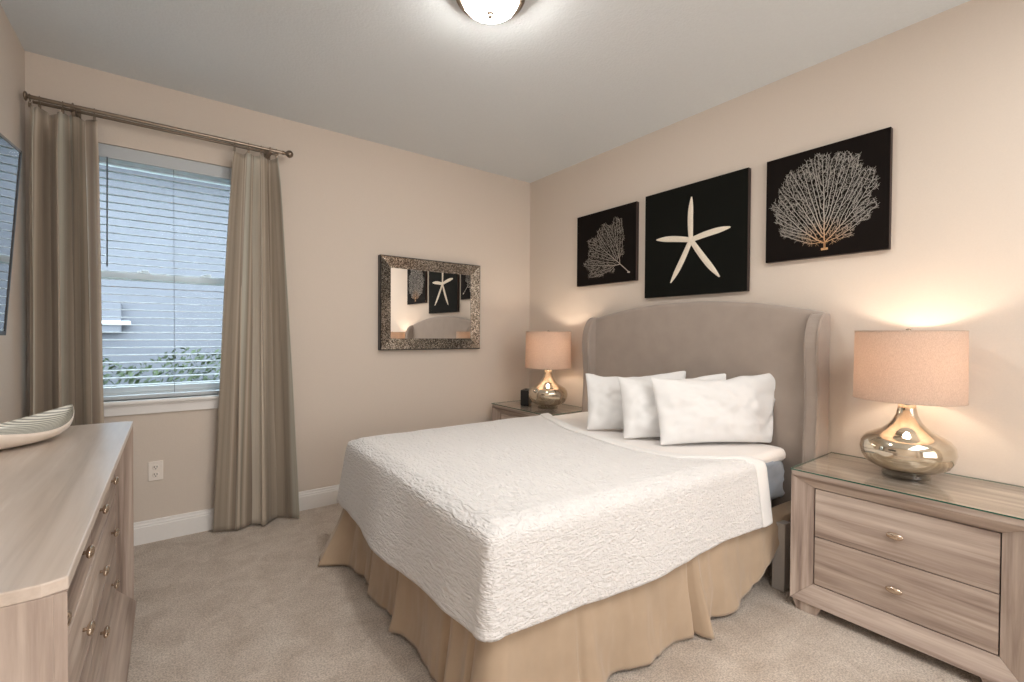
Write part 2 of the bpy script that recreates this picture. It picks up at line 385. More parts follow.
# window, set in the far wall
win = bpy.data.objects.new('window_1', None); link(win); win.location = ((WX0+WX1)/2, FY, WZ0); struct(win)
def wbox(name, bmf, mt, bev=0.002):
    bm = bmesh.new(); bmf(bm)
    for v in bm.verts: v.co -= Vector(win.location)
    return finish(name, bm, mt, win, bev=bev)
def frame_(bm):
    y0, y1 = FY+0.095, FY+0.155; w = 0.035
    bx(bm, WX0, WX0+w, y0, y1, WZ0, WZ1); bx(bm, WX1-w, WX1, y0, y1, WZ0, WZ1)
    bx(bm, WX0+w, WX1-w, y0, y1, WZ1-w, WZ1); bx(bm, WX0+w, WX1-w, y0, y1, WZ0, WZ0+w)
wbox('window_frame', frame_, M_vinyl)
def sash(z0, z1, y):
    def f(bm):
        w = 0.032; a, b = WX0+0.036, WX1-0.036
        bx(bm, a, a+w, y, y+0.028, z0, z1); bx(bm, b-w, b, y, y+0.028, z0, z1)
        bx(bm, a+w, b-w, y, y+0.028, z1-0.036, z1); bx(bm, a+w, b-w, y, y+0.028, z0, z0+0.036)
    return f
ZM = 1.605
up = wbox('upper_sash', sash(ZM-0.03, WZ1-0.036, FY+0.128), M_vinyl)
lo = wbox('lower_sash', sash(WZ0+0.036, ZM+0.012, FY+0.098), M_vinyl)
def pane(z0, z1, y, mt, nm, par):
    o = wbox(nm, lambda bm: bx(bm, WX0+0.06, WX1-0.06, y, y+0.004, z0, z1), mt, bev=0); o.parent = par; return o
pane(ZM, WZ1-0.07, FY+0.14, M_pane, 'pane', up); pane(WZ0+0.07, ZM-0.02, FY+0.110, M_pane, 'pane', lo)
for xx in (-0.13, 0.19):
    def lockf(bm):
        bx(bm, xx-0.03, xx+0.03, FY+0.092, FY+0.12, ZM+0.012, ZM+0.024); bx(bm, xx-0.008, xx+0.028, FY+0.088, FY+0.10, ZM+0.024, ZM+0.034)
    o = wbox('sash_lock', lockf, M_vinyl, 0.003); o.parent = lo
wbox('window_sill', lambda bm: bx(bm, WX0-0.035, WX1+0.035, FY-0.04, FY+0.095, WZ0-0.022, WZ0), M_trim, 0.006)
wbox('apron', lambda bm: (bx(bm, WX0-0.02, WX1+0.02, FY-0.016, FY, WZ0-0.085, WZ0-0.022), bx(bm, WX0-0.02, WX1+0.02, FY-0.02, FY, WZ0-0.034, WZ0-0.022)), M_trim, 0.003)

# ------------------------------------------------------------------ blind
bl = thing('window_blind', 'white horizontal slat blind lowered in the window with its slats open', 'blind', ((WX0+WX1)/2, FY+0.045, WZ1))
BX0, BX1 = WX0+0.008 - bl.location.x, WX1-0.008 - bl.location.x
box('valance', BX0, BX1, -0.04, -0.030, -0.078, -0.002, M_slat, bl, 0.003)
box('headrail', BX0+0.004, BX1-0.004, -0.026, 0.026, -0.045, -0.002, M_slat, bl, 0.002)
bm = bmesh.new(); zs = []; z = -0.098
ang = math.radians(4)
while z > (WZ0+0.045-WZ1):
    zs.append(z)
    n = 6; top = []; bot = []
    for k in range(n+1):
        u = (k/n-0.5)*0.048; cv = 0.0022*(1-(2*k/n-1)**2)
        y = u*math.cos(ang); zz = z+u*math.sin(ang)+cv
        top.append((bm.verts.new((BX0+0.004, y, zz+0.0013)), bm.verts.new((BX1-0.004, y, zz+0.0013))))
        bot.append((bm.verts.new((BX0+0.004, y, zz-0.0013)), bm.verts.new((BX1-0.004, y, zz-0.0013))))
    for k in range(n):
        bm.faces.new((top[k][0], top[k][1], top[k+1][1], top[k+1][0])); bm.faces.new((bot[k][0], bot[k+1][0], bot[k+1][1], bot[k][1]))
        for s in (0, 1): bm.faces.new((top[k][s], top[k+1][s], bot[k+1][s], bot[k][s]))
    for e in (0, n): bm.faces.new((top[e][0], top[e][1], bot[e][1], bot[e][0]))
    z -= 0.0445
finish('slats', bm, M_slat, bl)
box('bottom_rail', BX0+0.004, BX1-0.004, -0.025, 0.025, WZ0+0.002-WZ1, WZ0+0.026-WZ1, M_slat, bl, 0.004)
for xx in (-0.33-bl.location.x+0.0, 0.022-bl.location.x, 0.37-bl.location.x):
    bm = bmesh.new()
    for yy in (-0.0255, 0.0255): tube_bm([(xx, yy, -0.05), (xx, yy, WZ0+0.03-WZ1)], 0.0011, 6, bm)
    finish('ladder_cord', bm, M_cord, bl)
finish('tilt_wand', tube_bm([(-0.283-bl.location.x, -0.046, -0.075), (-0.286-bl.location.x, -0.052, -0.70)], 0.0035, 6), M_cord, bl, smooth=True)
bm = tube_bm([(-0.318-bl.location.x, -0.044, -0.075), (-0.320-bl.location.x, -0.046, -0.60)], 0.0012, 6)
lc = finish('lift_cord', bm, M_cord, bl)
finish('cord_tassel', lathe_bm([(0, 0.025), (0.004, 0.024), (0.008, 0), (0.008, -0.012), (0, -0.013)], 12, (-0.320-bl.location.x, -0.046, -0.62)), M_dark, lc, smooth=True)

# ------------------------------------------------------------------ outside
o = slab('ground_outside', -8, 10, FY+0.3, 12, -0.15, -0.05, mt=M_lawn)
hs = thing('neighbouring_house', 'grey stucco wall of the neighbouring house seen through the blind', 'house', (0, 8.6, 0))
box('wall', -7, 9, 0, 0.2, -0.15, 3.6, M_stucco, hs, 0)
box('roof_soffit', -7, 9, -0.5, 0.2, 3.6, 3.75, M_vinyl, hs, 0.01)
ub = thing('utility_box', 'pale grey utility box on the neighbouring wall behind the lower window pane', 'utility box', (-0.95+0.1, 8.6, 1.25))
box('box_body', -0.16, 0.30, -0.14, -0.002, 0, 0.42, M_stucco, ub, 0.01)
box('box_lid', -0.22, 0.40, -0.18, -0.002, 0.12, 0.17, M_vinyl, ub, 0.01)
rnd = random.Random(5); bm = bmesh.new()
for i in range(5200):
    x = rnd.uniform(-3.2, 3.6); d = rnd.random()**0.6; y = 7.6+rnd.uniform(-0.35, 0.35)
    h = 0.98+0.09*math.sin(x*3.1)+0.05*math.sin(x*8.3+1)
    z = rnd.uniform(0.0, h)*(1-0.12*abs((y-7.6)/0.35)**2)
    s = rnd.uniform(0.03, 0.06); a = Vector((rnd.gauss(0, 1), rnd.gauss(0, 1), rnd.gauss(0, 1))).normalized()
    u = a.orthogonal().normalized(); w = a.cross(u); p = Vector((x, y, z))
    q = [bm.verts.new(p+u*s), bm.verts.new(p+w*s*0.4), bm.verts.new(p-u*s), bm.verts.new(p-w*s*0.4)]
    bm.faces.new(q)
tag(finish('hedge', bm, M_leaf), 'low green hedge outside beneath the neighbouring wall', 'hedge')

# ------------------------------------------------------------------ curtain rod, curtains
RZ = 2.462; RY1, RY2 = FY-0.118, FY-0.055
rod = thing('curtain_rod', 'pewter double curtain rod with ball finials above the window', 'curtain rod', (0.03, FY, RZ))
def cyl_x(name, x0, x1, y, z, r, mt, par): return finish(name, tube_bm([(x0, y, z), (x1, y, z)], r, 14), mt, par, smooth=False, bev=0.0)
cyl_x('front_rod', -0.60, 0.575, RY1-FY, 0.0, 0.0105, M_rod, rod)
cyl_x('back_rod', -0.60, 0.56, RY2-FY, 0.0, 0.0085, M_rod, rod)
for s in (-1, 1):
    prof = [(0, 0), (0.013, 0), (0.013, 0.012), (0.009, 0.015), (0.009, 0.02), (0.014, 0.024), (0.022, 0.034), (0.0245, 0.045), (0.022, 0.056), (0.012, 0.066), (0, 0.069)]
    if s < 0: prof = [(a, b*0.35) for a, b in prof]
    bm = lathe_bm(prof, 20)
    bmesh.ops.rotate(bm, verts=bm.verts, cent=(0, 0, 0), matrix=Matrix.Rotation(s*PI/2, 3, 'Y'))
    bmesh.ops.translate(bm, verts=bm.verts, vec=(-0.60 if s < 0 else 0.572, RY1-FY, 0))
    finish('finial', bm, M_rod, rod, smooth=True)
for xb in (-0.44, 0.50):
    bm = bmesh.new(); bx(bm, xb-0.012, xb+0.012, RY1-FY-0.004, -0.004, -0.022, -0.014); bx(bm, xb-0.02, xb+0.02, -0.005, 0, -0.05, 0.03)
    torus_bm((xb, RY1-FY, -0.0), 0.0145, 0.004, 'X', 18, 6, bm); torus_bm((xb, RY2-FY, -0.0), 0.0125, 0.004, 'X', 18, 6, bm)
    bx(bm, xb-0.008, xb+0.008, RY1-FY-0.02, RY1-FY+0.02, -0.020, -0.012)
    finish('bracket', bm, M_rod, rod, bev=0.001)

def curtain(name, label, x0t, x1t, x0b, x1b, folds, seed, clips, amp_t, amp_b, zb=0.012, phase=0.0):
    t = thing(name, label, 'curtain', ((x0b+x1b)/2, RY1, 0))
    ox = (x0b+x1b)/2; nz = 64; nu = 300; rr = random.Random(seed); P = []; UV = []
    offs = [rr.uniform(-0.35, 0.35) for _ in range(64)]; am = [rr.uniform(0.6, 1.25) for _ in range(64)]
    ztop = RZ-0.042
    for i in range(nz+1):
        v = i/nz; row = []; uvr = []; L = 0; prev = None
        k = v**0.8
        a0 = x0t+(x0b-x0t)*k; a1 = x1t+(x1b-x1t)*k
        for j in range(nu+1):
            u = j/nu
            ph = u*folds; f = int(min(folds-1, ph)) if folds >= 1 else 0
            ph2 = ph+0.10*math.sin(2*PI*ph*0.5+seed)+phase+0.05*math.sin(v*3+seed)
            w = math.sin(2*PI*ph2)
            w = math.copysign(abs(w)**0.75, w)
            A = (amp_t+(amp_b-amp_t)*k)*(0.75+0.35*math.sin(ph*1.7+seed*2))
            x = a0+(a1-a0)*u + 0.32*(a1-a0)/folds*math.sin(4*PI*ph2)*(0.25+0.3*k)
            y = -A*w + 0.006*noise.noise(Vector((u*9, v*5, seed)))
            dmin = min(abs(u-c) for c in clips)
            sag = 0.050*min(1, dmin*folds*1.1)**0.8
            z = ztop*(1-v)+zb*v - sag*(1-v)**6
            pinch = max(0, 1-v*14)*0.75
            y *= (1-pinch)
            p = Vector((x-ox, y, z)); row.append(p)
            if prev is not None: L += 0.0 if i else (p-prev).length
            prev = p
            uvr.append((u*1.25+seed*3.7, v))
        P.append(row); UV.append(uvr)
    grid_mesh('drape', P, M_curtain, t, solid=0.003, uv=UV)
    # bottom hem stitch line and the clip rings
    for c in clips:
        xr = x0t+(x1t-x0t)*c-ox
        bm = torus_bm((xr, 0, RZ-0.004), 0.0175, 0.002, 'X', 20, 6)
        torus_bm((xr, 0, RZ-0.028), 0.005, 0.0013, 'Y', 12, 5, bm)
        bx(bm, xr-0.006, xr+0.006, -0.005, 0.005, RZ-0.052, RZ-0.032)
        finish('clip_ring', bm, M_rod, t)
    return t
curtain('curtain', 'taupe striped silky curtain hanging left of the window beside the television', -0.575, -0.322, -0.59, -0.30, 2.6, 3, [0.02, 0.16, 0.5, 0.66, 0.99], 0.050, 0.062, phase=0.1)
curtain('curtain', 'taupe striped silky curtain hanging right of the window and flaring at the carpet', 0.325, 0.572, 0.19, 0.665, 2.7, 8, [0.02, 0.33, 0.62, 0.98], 0.034, 0.068, phase=0.55)

# outlet on the far wall
ol = thing('wall_outlet', 'white duplex wall outlet under the window', 'outlet', (-0.072, FY, 0.425))
box('cover_plate', -0.036, 0.036, -0.006, -0.0005, -0.058, 0.058, M_plastic_w, ol, 0.003)
for dz in (0.022, -0.022):
    bm = lathe_bm([(0, 0.003), (0.015, 0.003), (0.017, 0.0)], 20)
    bmesh.ops.rotate(bm, verts=bm.verts, cent=(0, 0, 0), matrix=Matrix.Rotation(PI/2, 3, 'X'))
    bmesh.ops.translate(bm, verts=bm.verts, vec=(0, -0.006, dz))
    rc = finish('receptacle', bm, M_plastic_w, ol)
    bm = bmesh.new()
    for sx in (-0.0065, 0.0065): bx(bm, sx-0.0018, sx+0.0018, -0.0102, -0.0085, dz-0.002, dz+0.008)
    bx(bm, -0.003, 0.003, -0.0102, -0.0085, dz-0.011, dz-0.006)
    finish('slots', bm, M_slot, rc)

# ------------------------------------------------------------------ mosaic mirror on far wall
mx0, mx1, mz0, mz1 = 1.300, 2.221, 1.131, 1.872
mr = thing('wall_mirror', 'rectangular mirror in a crackled silver mosaic frame on the far wall', 'mirror', ((mx0+mx1)/2, FY-0.002, (mz0+mz1)/2), 0.0045)
hw, hh = (mx1-mx0)/2, (mz1-mz0)/2; fw = 0.092
box('backing', -hw+0.01, hw-0.01, -0.02, -0.001, -hh+0.01, hh-0.01, M_dark, mr, 0)
def rail(pts_out, pts_in):
    bm = bmesh.new(); yo, yi = -0.050, -0.030
    def V(p, y): return bm.verts.new((p[0], y, p[1]))
    sc = 0.965
    o0, o1 = pts_out; i0, i1 = pts_in
    m0 = tuple(o*0.93+i*0.07 for o, i in zip(o0, i0)); m1 = tuple(o*0.93+i*0.07 for o, i in zip(o1, i1))
    a = [V(o0, -0.001), V(o1, -0.001)]; b = [V(o0, yo+0.006), V(o1, yo+0.006)]; c = [V(m0, yo), V(m1, yo)]; d = [V(i0, yi), V(i1, yi)]; e = [V(i0, -0.021), V(i1, -0.021)]
    for p, q, mi in ((a, b, 1), (b, c, 1), (c, d, 0), (d, e, 1)):
        f = bm.faces.new((p[0], p[1], q[1], q[0])); f.material_index = mi
    bm.faces.new((a[0], b[0], c[0], d[0], e[0])); bm.faces.new((a[1], e[1], d[1], c[1], b[1])); bm.faces.new((a[0], e[0], e[1], a[1]))
    return finish('mosaic_rail', bm, [M_mosaic, M_dark], mr)
O = [(-hw, -hh), (hw, -hh), (hw, hh), (-hw, hh)]; I = [(-hw+fw, -hh+fw), (hw-fw, -hh+fw), (hw-fw, hh-fw), (-hw+fw, hh-fw)]
for k in range(4): rail((O[k], O[(k+1) % 4]), (I[k], I[(k+1) % 4]))
box('mirror_glass', -hw+fw-0.004, hw-fw+0.004, -0.028, -0.0205, -hh+fw-0.004, hh-fw+0.004, M_mirror, mr, 0)

# ------------------------------------------------------------------ canvases on the right wall
def canvas(name, label, y0, y1, z0, z1, mt, group='black square wall canvases above the bed'):
    t = thing(name, label, 'wall art', (RX, (y0+y1)/2, (z0+z1)/2), group=group)
    hy, hz = (y1-y0)/2, (z1-z0)/2
    bm = bmesh.new(); bx(bm, -0.034, -0.001, -hy, hy, -hz, hz, 1)
    for f in bm.faces:
        if all(abs(v.co.x+0.034) < 1e-5 for v in f.verts): f.material_index = 0
    finish('canvas', bm, [mt, M_canvas_e], t, bev=0.002)
    return t
def ribbon(bm, p, q, w0, w1, x=-0.0352):
    d = Vector((q[0]-p[0], q[1]-p[1])); 
    if d.length < 1e-6: return
    d.normalize(); nx, nz = -d.y, d.x
    vs = [(p[0]+nx*w0, p[1]+nz*w0), (p[0]-nx*w0, p[1]-nz*w0), (q[0]-nx*w1, q[1]-nz*w1), (q[0]+nx*w1, q[1]+nz*w1)]
    bm.faces.new([bm.verts.new((x, a, b)) for a, b in vs])
def coral(base, stem_dir, inside, n_attr, seed, bbox, stem, step=0.006, wmul=1.0):
    rs = np.random.RandomState(seed); A = []
    while len(A) < n_attr:
        p = rs.uniform(bbox[0], bbox[1])
        if inside(p): A.append(p)
    A = np.array(A); nodes = [np.array(base, float)]; par = [-1]
    for k in range(int(stem/step)): nodes.append(nodes[-1]+np.array(stem_dir)*step); par.append(len(nodes)-2)
    nodes = np.array(nodes); di, dk = 0.12, 0.0065
    d = np.linalg.norm(A[:, None]-nodes[None], axis=2); near = d.argmin(1); nd = d.min(1)
    for it in range(200):
        act = nd < (9 if it < 3 else di*1.5)
        if not act.any(): break
        acc = {}
        for ai in np.nonzero(act)[0]:
            v = A[ai]-nodes[near[ai]]; acc.setdefault(near[ai], []).append(v/(np.linalg.norm(v)+1e-9))
        new = []
        for k, vs in acc.items():
            g = np.sum(vs, 0)/len(vs)+rs.normal(0, 0.12, 2)
            # grow outward from the base of the fan
            o = nodes[k]-np.array(base); o = o/(np.linalg.norm(o)+1e-6); g = g+0.35*o
            g = g/(np.linalg.norm(g)+1e-9); new.append((k, nodes[k]+g*step))
        i0 = len(nodes); nodes = np.vstack([nodes]+[n[1][None] for n in new]); par += [n[0] for n in new]
        nn = nodes[i0:]; d2 = np.linalg.norm(A[:, None]-nn[None], axis=2); j = d2.argmin(1); dm = d2.min(1)
        b = dm < nd; near[b] = j[b]+i0; nd[b] = dm[b]
        keep = nd > dk; A = A[keep]; near = near[keep]; nd = nd[keep]
        if len(A) == 0 or len(nodes) > 16000: break
    cnt = np.ones(len(nodes))
    for k in range(len(nodes)-1, 0, -1): cnt[par[k]] += cnt[k]
    bm = bmesh.new()
    for k in range(1, len(nodes)):
        if cnt[k] < 40:
            dd = nodes[k]-nodes[par[k]]; an = math.atan2(dd[1], dd[0])
            for sgn_ in (-1, 1):
                if rs.rand() < 0.62:
                    a2 = an+sgn_*rs.uniform(0.5, 1.0); ln = rs.uniform(0.004, 0.010); q = nodes[k]+np.array((math.cos(a2), math.sin(a2)))*ln
                    ribbon(bm, nodes[k], q, 0.00055*wmul, 0.00045*wmul)
                    a3 = a2-sgn_*rs.uniform(0.3, 0.9); q2 = q+np.array((math.cos(a3), math.sin(a3)))*ln*0.8; ribbon(bm, q, q2, 0.0005*wmul, 0.0004*wmul)
        w = wmul*(0.00058+0.00011*min(cnt[k], 300)**0.5); ribbon(bm, nodes[par[k]], nodes[k], w, w)
    return bm
# local (y,z) of the print: +y is towards the far wall (left in the photo)
c1 = canvas('canvas_picture', 'smallest looking black canvas of a leaning pale sea fan coral, nearest the corner', 2.187, 2.806, 1.672, 2.260, M_canvas_b)
cy, cz = c1.location.y, c1.location.z
b1 = (2.253-cy, 1.742-cz); ax = (2.55-2.253, 1.985-1.742)
al = math.hypot(*ax); ax = (ax[0]/al, ax[1]/al)
def in1(p):
    v = (p[0]-b1[0], p[1]-b1[1]); r = math.hypot(*v)
    s = (v[0]*ax[0]+v[1]*ax[1]); c = s/(r+1e-9); a = math.atan2(v[0]*ax[1]-v[1]*ax[0], s)
    R = 0.492-0.11*abs(a)**1.3+0.022*math.sin(a*17)+0.012*math.sin(a*31)
    return 0.14 < r < R and abs(a) < 0.62+0.1*(r > 0.25)
bm = coral(b1, ax, in1, 2600, 4, ((-0.29, -0.28), (0.29, 0.28)), 0.11, wmul=1.0)
ribbon(bm, (b1[0]-0.012, b1[1]-0.004), (b1[0]+0.012, b1[1]-0.002), 0.005, 0.005)
finish('coral_print', bm, print_mat('print_coral_grey', sr(190, 180, 170), sr(165, 158, 150), b1[0], b1[1], 0.05, 0.3), c1)
c2 = canvas('canvas_picture', 'tall middle black canvas with one cream starfish above the headboard', 1.362, 2.107, 1.532, 2.274, M_canvas_g)
cy, cz = c2.location.y, c2.location.z
ctr = (1.738-cy, 1.899-cz)
tips = [(1.736, 2.185), (2.007, 1.942), (1.889, 1.625), (1.535, 1.632), (1.468, 1.936)]
bm = bmesh.new()
for k, tp in enumerate(tips):
    tp = (tp[0]-cy, tp[1]-cz); d = Vector((tp[0]-ctr[0], tp[1]-ctr[1])); L = d.length; d.normalize(); nrm = Vector((-d.y, d.x)); rows = []
    for i in range(15):
        s = i/14; w = 0.0185*(0.86+0.22*math.sin(PI*s))*(1-max(0, (s-0.60)/0.40)**2.4*0.72) if s < 0.999 else 0.004
        bend = 0.006*math.sin(PI*s)*(1 if k % 2 else -1)
        c = Vector(ctr)+d*L*s+nrm*bend; r = []
        for jj in range(5):
            q = (jj-2)/2; h = 0.006*(1-q*q)*(1-0.5*s); pp = c+nrm*w*q
            r.append(bm.verts.new((-0.0345-h, pp.x, pp.y)))
        rows.append(r)
    for a, b in zip(rows, rows[1:]):
        for jj in range(4): bm.faces.new((a[jj], a[jj+1], b[jj+1], b[jj]))
bm2 = lathe_bm([(0.0, 0.0075), (0.012, 0.007), (0.022, 0.003), (0.026, 0)], 20)
for f in bm2.faces: pass
bmesh.ops.rotate(bm2, verts=bm2.verts, cent=(0, 0, 0), matrix=Matrix.Rotation(-PI/2, 3, 'Y')); bmesh.ops.translate(bm2, verts=bm2.verts, vec=(-0.0345, ctr[0], ctr[1]))
tmp = bpy.data.meshes.new('tmp'); bm2.to_mesh(tmp); bm2.free(); bm.from_mesh(tmp)
finish('starfish_print', bm, M_star, c2, smooth=True)
c3 = canvas('canvas_picture', 'black canvas with a wide round sea fan coral, above the near bedside lamp', 0.684, 1.258, 1.686, 2.274, M_canvas_b)
cy, cz = c3.location.y, c3.location.z
b3 = (0.957-cy, 1.733-cz)
def in3(p):
    c3_ = (0.972-cy, 1.985-cz); v = (p[0]-c3_[0], p[1]-c3_[1]); r = math.hypot(*v); a = math.atan2(v[1], v[0])
    R = 0.240+0.010*math.sin(a*9+1)+0.008*math.sin(a*17)+0.006*math.sin(a*31)
    dx, dz_ = p[0]-b3[0], p[1]-b3[1]
    return r < R and dz_ > 0.02 and not (abs(dx) < 0.16 and dz_ < abs(dx)*0.45-0.01)
bm = coral(b3, (0, 1), in3, 4600, 11, ((-0.28, -0.29), (0.28, 0.29)), 0.035, wmul=1.15)
ribbon(bm, (b3[0]-0.016, b3[1]-0.008), (b3[0]+0.016, b3[1]-0.008), 0.006, 0.006); ribbon(bm, (b3[0], b3[1]-0.008), (b3[0], b3[1]+0.03), 0.005, 0.005)
finish('coral_print', bm, print_mat('print_coral_tan', sr(206, 160, 112), sr(176, 172, 166), b3[0], b3[1], 0.03, 0.17), c3)

# ------------------------------------------------------------------ bed
ROT = math.radians(1.5); BO = Vector((0.80, 1.165, 0)); BW, BL = 1.47, 1.90
def bedthing(name, label, cat): return thing(name, label, cat, tuple(BO), -ROT)
bed = bedthing('bed', 'queen bed with a grey beige upholstered wingback headboard', 'bed')
# headboard: panel with arched top, two wings (modelled square to the wall)
iv = Matrix.Translation(-BO) ; iv = Matrix.Rotation(ROT, 4, 'Z') @ iv
def to_bed(bm):
    bmesh.ops.transform(bm, matrix=iv, verts=bm.verts)
HY0, HY1, HXB, HXF = 0.93, 2.60, 2.812, 2.735
hc = (HY0+HY1)/2; hwid = (HY1-HY0)/2
def hz(y):
    s = abs(y-hc)/hwid; return 1.383+0.101*(1-s**2.1)
bm = bmesh.new(); rows = []; ny, nzz = 48, 26
for i in range(ny+1):
    y = HY0+0.012+(HY1-HY0-0.024)*i/ny; r = []; H = hz(y)
    sec = [(HXB, 0.10), (HXF, 0.10)]
    for k in range(1, nzz+1): sec.append((HXF-0.006*math.sin(PI*k/nzz), 0.10+(H-0.03-0.10)*k/nzz))
    for k in range(1, 7):
        a = PI/2*k/6; sec.append((HXF+0.03*(1-math.cos(a)), H-0.03+0.03*math.sin(a)))
    sec.append((HXB, H))
    rows.append([bm.verts.new((x, y, z)) for x, z in sec])
for a, b in zip(rows, rows[1:]):
    n = len(a)
    for k in range(n): bm.faces.new((a[k], a[(k+1) % n], b[(k+1) % n], b[k]))
bm.faces.new(rows[0]); bm.faces.new(rows[-1][::-1]); to_bed(bm)
hb = finish('headboard', bm, M_hb, bed, smooth=True)
def wing(y0, y1):
    H = hz(y0)
    pts = [(HXB, 0.0), (2.648, 0.0), (2.648, 0.45)]
    for k in range(13):
        s = k/12; z = 0.45+s*(1.20-0.45); pts.append((2.648+0.018*math.sin(PI*max(0, (s-0.2))/0.8)**2, z))
    for k in range(1, 11):
        a = PI/2*k/10; pts.append((2.648+0.115*(1-math.cos(a)), 1.20+(H-1.20)*math.sin(a)))
    pts += [(HXB, H)]
    bm = bmesh.new(); A = [bm.verts.new((x, y0, z)) for x, z in pts]; B = [bm.verts.new((x, y1, z)) for x, z in pts]; n = len(pts)
    bm.faces.new(A); bm.faces.new(B[::-1])
    for i in range(n): bm.faces.new((A[i], A[(i+1) % n], B[(i+1) % n], B[i]))
    to_bed(bm); w = finish('wing', bm, M_hb, hb, bev=0.010, seg=3)
    # piping along the front outer seam
    for yy in (y0+0.008, y1-0.008):
        p = [(x-0.003, yy, z) for x, z in pts[1:-1] if z > 0.2]
        bm = tube_bm(p, 0.003, 6); to_bed(bm); finish('piping', bm, M_hb, hb, smooth=True)
wing(HY0, HY0+0.07); wing(HY1-0.07, HY1)
box('box_spring', 0.045, BL, 0.045, BW-0.045, 0.16, 0.385, M_box, bed, 0.02, 3)
# mattress with rumpled side
P = []
mz0_, mz1_ = 0.385, 0.640
def rrect(s, ins, r=0.07):
    # perimeter of rounded rect; s in 0..1
    x0, x1, y0, y1 = ins, BL-0.002, ins, BW-ins
    segs = [((x0+r, y0), (x1-r, y0)), ('c', (x1-r, y0+r), -PI/2), ((x1, y0+r), (x1, y1-r)), ('c', (x1-r, y1-r), 0), ((x1-r, y1), (x0+r, y1)), ('c', (x0+r, y1-r), PI/2), ((x0, y1-r), (x0, y0+r)), ('c', (x0+r, y0+r), PI)]
    pts = []
    for g in segs:
        if g[0] == 'c':
            for k in range(1, 6): a = g[2]+PI/2*k/6; pts.append((g[1][0]+r*math.cos(a), g[1][1]+r*math.sin(a)))
        else:
            n = 40
            for k in range(n+1): pts.append((g[0][0]+(g[1][0]-g[0][0])*k/n, g[0][1]+(g[1][1]-g[0][1])*k/n))
    return pts
def bulge(p):
    k = min(1, max(0, p[0]/1.9)); p = Vector(p); p.y -= 0.070*k*min(1, max(0, 1-p.y/(BW*0.6))); return p
def mattress(name, z0, z1, ins, mt, par, amp, rnd_=0.035, seed=0, cap=True):
    base = rrect(0, ins); n = len(base); c = (BL/2, BW/2); bm = bmesh.new(); rows = []
    prof = [(rnd_*0.6, z0, 0)] + [(0, z0+0.02+(z1-rnd_-z0-0.02)*k/10, 1) for k in range(11)] + [(rnd_*(1-math.cos(PI/2*k/5)), z1-rnd_+rnd_*math.sin(PI/2*k/5), 0.4) for k in range(1, 6)]
    for off, z, wgt in prof:
        r = []
        for (x, y) in base:
            w = wgt*amp*(noise.noise(Vector((x*9, y*9, z*34+seed)))+0.6*noise.noise(Vector((x*22, y*22, z*60+seed+x*20))))
            dx, dy = x-c[0], y-c[1]
            ux = (1 if dx > 0 else -1) if abs(abs(dx)-BL/2) < abs(abs(dy)-BW/2) else 0
            uy = 0 if ux else (1 if dy > 0 else -1)
            r.append(bm.verts.new((x-ux*off+ux*w, y-uy*off+uy*w, z)))
        rows.append(r)
    for a, b in zip(rows, rows[1:]):
        for k in range(n): bm.faces.new((a[k], a[(k+1) % n], b[(k+1) % n], b[k]))
    for v in bm.verts: v.co = bulge(v.co)
    ring = rows[-1]; cz_ = rows[-1][0].co.z
    for f_ in (0.95, 0.85, 0.7, 0.55, 0.4, 0.25, 0.1, 0.01):
        r = []
        for v, (x, y) in zip(rows[-1], base):
            q = bulge((BL/2+(x-BL/2)*f_, BW/2+(y-BW/2)*f_, cz_+0.002*noise.noise(Vector((x*f_*7, y*f_*7, seed))))); r.append(bm.verts.new(q))
        for k in range(n): bm.faces.new((ring[k], ring[(k+1) % n], r[(k+1) % n], r[k]))
        ring = r
    bm.faces.new(ring)
    bm.faces.new(rows[0][::-1])
    return finish(name, bm, mt, par, smooth=True)
mattress('mattress', mz0_, mz1_, 0.03, M_matt, bed, 0.024)
box('leg', 1.555, 1.615, -0.13, -0.085, 0.0, 0.36, M_leg, bed, 0.004) if False else None
for (lx, ly) in ((1.615, -0.145), (1.56, BW-0.07), (0.16, 0.12), (0.16, BW-0.17)):
    box('leg', lx, lx+0.06, ly, ly+0.06, 0.0, 0.17 if lx < 1 else 0.335, M_leg, bed, 0.004)
box('side_rail', 1.62, 1.67, -0.09, 0.06, 0.29, 0.33, M_leg, bed, 0.003)
fs = bedthing('fitted_sheet', 'smooth white sheet stretched over the mattress head under the pillows', 'sheet')
P_ = mattress('sheet_shell', 0.585, 0.6520, 0.022, M_sheet, fs, 0.003, 0.03, 5)

